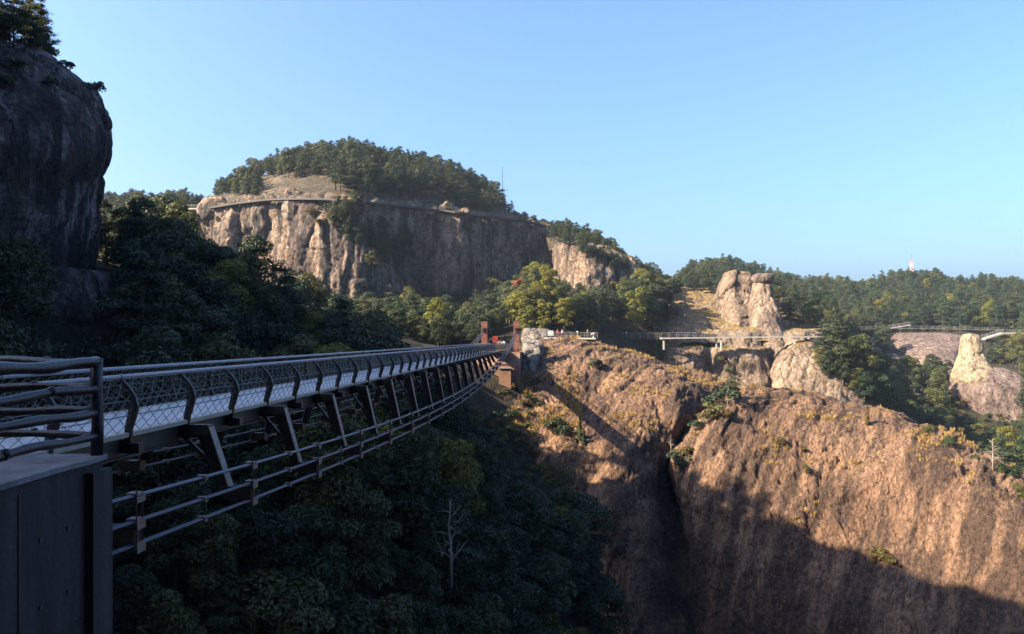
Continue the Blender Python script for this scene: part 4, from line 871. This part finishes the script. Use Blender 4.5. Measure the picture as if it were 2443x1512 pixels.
# ------------------------------------------------------------------ foreground parapet and branch railing
pw = empty('concrete_parapet', (-5.4, 6, -14)); tag(pw, 'dark concrete parapet block at the lower left corner', 'parapet')
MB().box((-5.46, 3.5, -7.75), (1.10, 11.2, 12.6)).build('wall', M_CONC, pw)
b = MB()
cop = []
for i in range(24):
    y0 = -2.1+i*.4685; w = .02*math.sin(i*1.7)+.012*math.sin(i*3.1)
    cop.append((-4.865+w, y0))
top = [(-6.05, -2.1), *cop, (-4.87, 9.14), (-6.05, 9.14)]
b.prism([(x, y, -1.448) for x, y in top][::1], (0, 0, .058)); b.build('coping', M_COPING, pw)
MB().box((-4.86, 8.93, -7.8), (.10, .42, 12.5)).build('pilaster', M_CONC, pw)
for z in (-3.2, -5.0, -6.8): MB().box((-4.905, 3.4, z), (.012, 10.6, .022)).build('form_seam', M_POST, pw)
for y in (2.6, 5.1, 7.55): MB().box((-4.905, y, -7.75), (.012, .02, 12.4)).build('form_seam', M_POST, pw)
for y in (3.8, 6.3, 7.9, 8.4):
    for z in (-2.1, -2.8, -3.9, -4.6): MB().tube([(-4.915, y, z), (-4.898, y, z)], .03, 10).build('tie_plug', M_POST, pw)
rl = empty('branch_railing', (-4.95, 9.05, -1.39)); tag(rl, 'blue black branch-shaped metal railing on the concrete parapet', 'railing')
rr = np.random.default_rng(8)
def wavy(a, b_, n=26, r0=.05, amp=.018, knots=2):
    a, b_ = np.array(a), np.array(b_); t = np.linspace(0, 1, n)[:, None]; P = a+(b_-a)*t
    ph = rr.uniform(0, 6, 3); L = np.linalg.norm(b_-a)
    P[:, 2] += amp*np.sin(t[:, 0]*L*2.3+ph[0])+amp*.5*np.sin(t[:, 0]*L*5.1+ph[1]); R = r0*(1+.10*np.sin(t[:, 0]*L*7+ph[2])+.05*rr.normal(size=n))
    m = MB(); m.tube(P.tolist(), R.tolist(), 8)
    for q in range(knots):
        i = rr.integers(3, n-3); m.tube([P[i]-np.array((0, 0, .02)), P[i]+np.array((.03, .02, .04)), P[i]+np.array((.05, .03, .06))], [R[i]*1.05, R[i]*.9, R[i]*.35], 7)
    return m
for z, rz in ((-.29, .062), (-.60, .052), (-.87, .052), (-1.15, .050)):
    wavy((-4.95, 9.05, z), (-4.99, -2.0, z-.005), 60, rz, .016, 5).build('rail', M_BRANCH, rl, True)
    wavy((-4.95, 9.05, z+.012), (-10.2, 9.2, z+.012), 34, rz*.92, .014, 3).build('rail', M_BRANCH, rl, True)
for x, y in ((-4.95, 9.05), (-4.975, 6.3), (-4.98, 3.4), (-4.99, .4), (-7.6, 9.12)):
    MB().tube([(x, y, -1.40), (x+.01, y, -1.0), (x-.008, y, -.6), (x, y, -.24)], [.072, .066, .07, .066], 10).build('post', M_BRANCH, rl, True)

# ------------------------------------------------------------------ walkways
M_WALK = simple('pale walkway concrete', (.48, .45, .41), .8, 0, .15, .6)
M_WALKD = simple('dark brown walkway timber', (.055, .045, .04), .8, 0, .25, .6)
M_WRAIL = simple('grey walkway rail', (.30, .29, .28), .6, .1, .2, 1)
M_DRAIL = simple('dark walkway rail', (.09, .085, .08), .6, .1, .2, 1)
M_WHITE = simple('white paint', (.8, .8, .78), .5, 0, .06, 2)
def walkway(name, label, pts, width, thick, mat, rmat, supports=(), rail=1.1, step=2.0):
    P = np.array(pts, float); o = empty(name, P[len(P)//2]); tag(o, label, 'walkway')
    d = np.gradient(P, axis=0); d[:, 2] = 0; d = unit(d); nrm = np.column_stack([d[:, 1], -d[:, 0], np.zeros(len(P))])
    if nrm[:, 1].mean() > 0: nrm = -nrm       # towards the viewer
    Lf = P+nrm*width/2; Rt = P-nrm*width/2; V, Fq = [], []
    for a, c in zip(Lf, Rt): V += [a, c, c-np.array((0, 0, thick)), a-np.array((0, 0, thick))]
    for i in range(len(P)-1):
        for q in range(4): Fq.append((i*4+q, i*4+(q+1) % 4, i*4+4+(q+1) % 4, i*4+4+q))
    Fq += [(0, 1, 2, 3), (len(V)-1, len(V)-2, len(V)-3, len(V)-4)]
    MB().add(V, Fq).build('deck', mat, o)
    for side, off in ((Lf, nrm*-.08), (Rt, nrm*.08)):
        b = MB(); S = side+off
        for hgt in (rail, rail*.62, rail*.3): b.tube([tuple(q+np.array((0, 0, hgt))) for q in S], .035 if hgt == rail else .018, 4)
        L = np.concatenate([[0], np.cumsum(np.linalg.norm(np.diff(S, axis=0), axis=1))])
        for t in np.arange(0, L[-1], step):
            q = np.array([np.interp(t, L, S[:, k]) for k in range(3)]); b.box((q[0], q[1], q[2]+rail/2), (.06, .06, rail))
        b.build('railing', rmat, o)
    for u, vb, Y in supports:
        q = at(u, vb, Y); i = np.argmin(np.abs(P[:, 0]-q[0])); zt = P[i, 2]-thick
        MB().box((q[0], q[1], (zt+q[2])/2), (.38, .38, zt-q[2])).build('support', mat, o)
    return o
uu = np.interp(np.linspace(0, 1, 90), np.linspace(0, 1, len(U)-1), U[1:]); fine_u = np.linspace(500, 1312, 110)
G, _ = PATCH['cliffC']
def edge_pts(u0, u1, n):
    out = []
    for u in np.linspace(u0, u1, n):
        v, Y = np.interp(u, U, VT), np.interp(u, U, YT); p = at(u, v-2, Y-1.6); out.append(p)
    A = np.array(out); k = np.ones(5)/5
    for c in range(3): A[:, c] = np.convolve(np.pad(A[:, c], 2, mode='edge'), k, 'valid')
    return A
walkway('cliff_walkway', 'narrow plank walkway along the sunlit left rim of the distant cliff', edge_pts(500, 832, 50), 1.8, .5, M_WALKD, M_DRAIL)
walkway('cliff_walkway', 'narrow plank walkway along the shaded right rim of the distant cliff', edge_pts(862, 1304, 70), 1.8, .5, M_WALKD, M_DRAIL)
walkway('hill_walkway', 'thin pale walkway crossing the wooded saddle left of the distant cliff', [at(u, 497+(500-u)*.02, 226+(500-u)*.02) for u in np.linspace(400, 498, 14)], 1.6, .3, M_WALK, M_WRAIL)
walkway('cliff_walkway', 'straight pale walkway on posts under the twin pinnacles', [at(u, 803.5-.012*(u-1700)+ .00002*(u-1700)**2, 177.5) for u in np.linspace(1575, 1968, 60)], 2.4, .34, M_WALK, M_WRAIL, [(1583, 834, 177), (1708, 832, 177), (1720, 836, 176.6), (1895, 832, 176.6), (1938, 838, 177)])
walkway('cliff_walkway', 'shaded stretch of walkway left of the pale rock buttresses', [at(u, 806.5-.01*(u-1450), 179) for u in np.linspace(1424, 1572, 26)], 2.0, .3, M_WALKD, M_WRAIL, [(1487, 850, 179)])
walkway('far_walkway', 'thin pale walkway across the far wooded hillside', [at(u, 785-6*math.sin((u-2045)/235*3.1)*.3, 276) for u in np.linspace(2040, 2392, 40)], 1.0, .14, M_WRAIL, M_WRAIL, (), .9, 4.0)
walkway('stair_walkway', 'short pale stairway climbing above the far walkway', [at(u, 783-(u-2118)*.16, 280) for u in np.linspace(2118, 2170, 8)], 1.4, .2, M_WALK, M_WRAIL)
walkway('viaduct', 'white raised viaduct walkway on a pier at the far right edge', [at(u, 793 if u > 2388 else 793+(2388-u)*.32, 268) for u in (2345, 2360, 2375, 2388, 2400, 2420, 2440, 2460, 2490)], 2.0, .55, M_WALK, M_WRAIL, [(2434, 845, 268), (2480, 850, 268)])

# ------------------------------------------------------------------ bridge head: terrace, board, lamps, viewer, people
tr = empty('lookout_terrace', at(1393, 806, 156)); tag(tr, 'small railed lookout terrace on the crest of the first rock dome', 'terrace')
c0, c1 = at(1300, 806.5, 158), at(1422, 807.5, 156)
b = MB(); b.beam(c0, c1, 4.0, .3); b.build('slab', M_WALK, tr)
b = MB(); b.beam(at(1394, 815, 156.6), at(1419, 815, 156.2), 2.8, 1.1); b.build('retaining_wall', M_BROWNCON, tr)
b = MB(); f0, f1 = c0+np.array((0, -1.9, .15)), c1+np.array((0, -1.9, .15))
for h in (.4, .75, 1.1): b.tube([f0+np.array((0, 0, h)), f1+np.array((0, 0, h))], .03, 5)
for t in np.linspace(0, 1, 9): q = f0+(f1-f0)*t; b.box((q[0], q[1], q[2]+.55), (.07, .07, 1.1))
b.build('railing', M_WRAIL, tr)
bd = empty('notice_board', at(1313, 806, 157.2)); tag(bd, 'cream notice board on the terrace behind the rock dome', 'notice board')
q = at(1313, 806, 157.2); b = MB(); b.box((q[0], q[1], q[2]+1.0), (1.15, .07, 1.0)); b.build('panel', M_WHITE, bd)
b = MB(); b.box((q[0]-.45, q[1]+.06, q[2]+.5), (.08, .06, 1.3)); b.build('leg', M_POST, bd); b = MB(); b.box((q[0]+.45, q[1]+.06, q[2]+.5), (.08, .06, 1.3)); b.build('leg', M_POST, bd)
for u, lab in ((1377, 'slim lamp post with white globe on the lookout terrace'), (1494, 'slim lamp post beside the shaded walkway')):
    Y = 156.0 if u < 1400 else 178.0
    q = at(u, 806, Y); o = empty('lamp_post', q); tag(o, lab, 'lamp post')
    MB().tube([q, q+np.array((0, 0, 1.15))], .045, 6).build('pole', M_WRAIL, o)
    b = MB(); b.tube([q+np.array((0, 0, 1.12+.3*t)) for t in (0, .15, .4, .7, .92, 1)], [.05, .13, .18, .16, .09, .01], 10); b.build('globe', M_WHITE, o, True)
q = at(1415, 806.5, 155.6); o = empty('spotting_scope', q); tag(o, 'white coin-operated viewer at the end of the lookout terrace', 'viewer')
MB().tube([q, q+np.array((0, 0, .75))], [.09, .05], 8).build('stand', M_WHITE, o)
b = MB(); b.tube([q+np.array((-.42, -.05, .85)), q+np.array((-.1, 0, .9)), q+np.array((.42, .05, 1.05))], [.13, .17, .12], 10); b.build('barrel', M_WHITE, o, True)
q = at(1181, 815, 140); o = empty('red_signboard', q); tag(o, 'red signboard at the far end of the bridge deck', 'signboard')
MB().box((q[0], q[1], q[2]+.45), (.95, .08, 1.15)).build('panel', simple('red sign paint', (.42, .05, .04), .5), o)
b = MB(); b.box((q[0]-.4, q[1]+.08, q[2]-.6), (.08, .06, 2.4)); b.build('leg', M_POST, o); b = MB(); b.box((q[0]+.4, q[1]+.08, q[2]-.6), (.08, .06, 2.4)); b.build('leg', M_POST, o)

M_SKIN = simple('skin', (.45, .27, .19), .6, 0, .1)
M_HAIR = simple('black hair', (.015, .013, .012), .5, 0, .2)
def skin_obj(name, mat, V, E, R, root, parent):
    me = bpy.data.meshes.new(name); me.from_pydata([tuple(v) for v in V], E, []); me.materials.append(mat)
    o = link(name, me, parent); md = o.modifiers.new('skin', 'SKIN'); md.use_smooth_shade = True
    sv = me.skin_vertices[0].data if me.skin_vertices else None
    if sv is not None:
        for i, q in enumerate(R): sv[i].radius = q if hasattr(q, '__len__') else (q, q); sv[i].use_root = (i == root)
    sb = o.modifiers.new('smooth', 'SUBSURF'); sb.levels = 1; sb.render_levels = 1
    return o
def person(loc, rz, bend, shirt, trouser, label):
    p = empty('person', loc, rz); tag(p, label, 'person', None)
    c, s_ = math.cos(bend), math.sin(bend)
    up = lambda x, y, h: (x, y-s_*h, .92+c*h)      # torso leans forward along -y
    J = {'pel': (0, 0, .92), 'wa': up(0, 0, .18), 'ch': up(0, 0, .38), 'nk': up(0, 0, .56), 'hd': up(0, -.02, .66), 'ht': up(0, -.02, .80),
         'sl': up(-.19, 0, .48), 'el': up(-.27, -.04, .20), 'hl': up(-.26, -.20, .02), 'fl': up(-.25, -.28, -.02), 'sr': up(.19, 0, .48), 'er': up(.27, -.04, .20), 'hr': up(.26, -.20, .02), 'fr': up(.25, -.28, -.02),
         'tl': (-.10, 0, .86), 'kl': (-.11, -.04, .48), 'al': (-.11, .02, .08), 'ol': (-.12, -.14, .04), 'tr': (.10, 0, .86), 'kr': (.11, -.04, .48), 'ar': (.11, .02, .08), 'or': (.12, -.14, .04)}
    ks = list(J); ix = {k: i for i, k in enumerate(ks)}
    E = [('pel', 'wa'), ('wa', 'ch'), ('ch', 'nk'), ('nk', 'hd'), ('hd', 'ht'), ('ch', 'sl'), ('sl', 'el'), ('el', 'hl'), ('hl', 'fl'), ('ch', 'sr'), ('sr', 'er'), ('er', 'hr'), ('hr', 'fr'), ('pel', 'tl'), ('tl', 'kl'), ('kl', 'al'), ('al', 'ol'), ('pel', 'tr'), ('tr', 'kr'), ('kr', 'ar'), ('ar', 'or')]
    R = {'pel': .14, 'wa': .12, 'ch': .14, 'nk': .055, 'hd': .10, 'ht': .085, 'sl': .065, 'el': .045, 'hl': .035, 'fl': .03, 'sr': .065, 'er': .045, 'hr': .035, 'fr': .03, 'tl': .09, 'kl': .06, 'al': .042, 'ol': .045, 'tr': .09, 'kr': .06, 'ar': .042, 'or': .045}
    skin_obj('body', M_SKIN, [J[k] for k in ks], [(ix[a], ix[b]) for a, b in E], [R[k] for k in ks], 0, p)
    def sub(nm, mat, keys, grow):
        jx = {k: i for i, k in enumerate(keys)}; skin_obj(nm, mat, [J[k] for k in keys], [(jx[a], jx[b]) for a, b in E if a in jx and b in jx], [R[k]*grow+.012 for k in keys], 0, p)
    sub('shirt', shirt, ['pel', 'wa', 'ch', 'sl', 'el', 'hl', 'sr', 'er', 'hr'], 1.12); sub('trousers', trouser, ['pel', 'tl', 'kl', 'al', 'tr', 'kr', 'ar'], 1.1)
    hx = np.array(J['ht']); b = MB(); b.tube([hx+np.array((0, .03, -.10)), hx+np.array((0, .02, -.02)), hx+np.array((0, .01, .06)), hx+np.array((0, 0, .10))], [.115, .118, .09, .01], 10)
    link('hair', b.mesh('hair', M_HAIR, smooth=True), p)
M_WSHIRT = simple('white shirt', (.8, .78, .76), .8, 0, .05); M_PINK = simple('pink shirt', (.72, .30, .32), .8, 0, .1); M_REDSH = simple('red jacket', (.5, .07, .05), .8, 0, .1); M_DARKT = simple('dark trousers', (.03, .03, .04), .8, 0, .2); M_BLUET = simple('blue jeans', (.06, .08, .15), .8, 0, .2)
for x, y, rz, bend, sh, tt, lab in [(-9.45, 124.5, .4, .5, M_PINK, M_DARKT, 'person in a pink and white top leaning forward on the bridge'), (-8.95, 126.0, -.6, .7, M_WSHIRT, M_DARKT, 'person in white bending down in the middle of the group on the bridge'), (-8.75, 129.5, -1.2, .6, M_WSHIRT, M_BLUET, 'person in white bending nearest the right bridge tower')]:
    q = rot((x, y, DZ)); person(q, rz, bend, sh, tt, lab)
for u, Y, rz, bend, sh, lab in [(1330, 158, .3, .05, M_REDSH, 'person in a red jacket standing right of the notice board'), (1341, 157.5, -1.0, .1, M_PINK, 'person in a pink top standing on the lookout terrace'), (1401, 157, 2.2, .05, M_DARKT, 'person in dark clothes at the terrace railing')]:
    q = at(u, 806.5, Y); q[2] += .15; person(q, rz, bend, sh, M_DARKT, lab)

# ------------------------------------------------------------------ masts
q = at(1198, 500, 262); o = empty('lightning_mast', q); tag(o, 'thin tall mast rising above the trees on the hilltop', 'mast')
MB().tube([q, at(1198, 440, 262), at(1198, 397, 262)], [.11, .08, .05], 6).build('pole', M_POST, o)
b = MB(); b.box(tuple(q+np.array((0, 0, 0))), (.6, .6, .4)); b.build('base', M_COPING, o)
q = at(2174, 690, 405); o = empty('radio_tower', q); tag(o, 'red and white lattice radio tower on the far ridge', 'radio tower')
M_RW = simple('faded red tower paint', (.45, .16, .13), .6)
H = 16.0
for k in range(8):
    z0, z1 = H*k/8, H*(k+1)/8; w0, w1 = .95*(1-.55*k/8), .95*(1-.55*(k+1)/8); b = MB()
    cs = ((-1, -1), (1, -1), (1, 1), (-1, 1))
    for i, (sx, sy) in enumerate(cs):
        tx, ty = cs[(i+1) % 4]; a0, a1 = q+np.array((sx*w0, sy*w0, z0)), q+np.array((sx*w1, sy*w1, z1)); c1 = q+np.array((tx*w1, ty*w1, z1))
        b.tube([a0, a1], .10, 4); b.tube([a0, c1], .06, 3); b.tube([a1, c1], .06, 3)
    b.build('lattice_section', (M_WHITE, M_RW)[k % 2], o)
for i, (dx, dz) in enumerate(((-.75, 13.2), (.75, 13.0), (-.8, 11.2), (.8, 10.6))):
    MB().box(tuple(q+np.array((dx, -.4, dz))), (.35, .25, 1.6)).build('antenna_panel', M_WHITE, o)
MB().tube([q+np.array((0, 0, H)), q+np.array((0, 0, H+2.6))], .06, 5).build('spike', M_POST, o)

# ------------------------------------------------------------------ haze
hz = MB().box((50, 345, 15), (1340, 1290, 185)); M_HAZE = bpy.data.materials.new('haze'); M_HAZE.use_nodes = True; nt = M_HAZE.node_tree
nt.nodes.remove(nt.nodes['Principled BSDF']); pv = nt.nodes.new('ShaderNodeVolumePrincipled'); pv.inputs['Density'].default_value = .00013; pv.inputs['Color'].default_value = (.62, .80, 1.0, 1); pv.inputs['Anisotropy'].default_value = .2
nt.links.new(pv.outputs[0], nt.nodes['Material Output'].inputs['Volume'])
tag(hz.build('haze', M_HAZE), 'thin blue haze over the valley', kind='stuff')
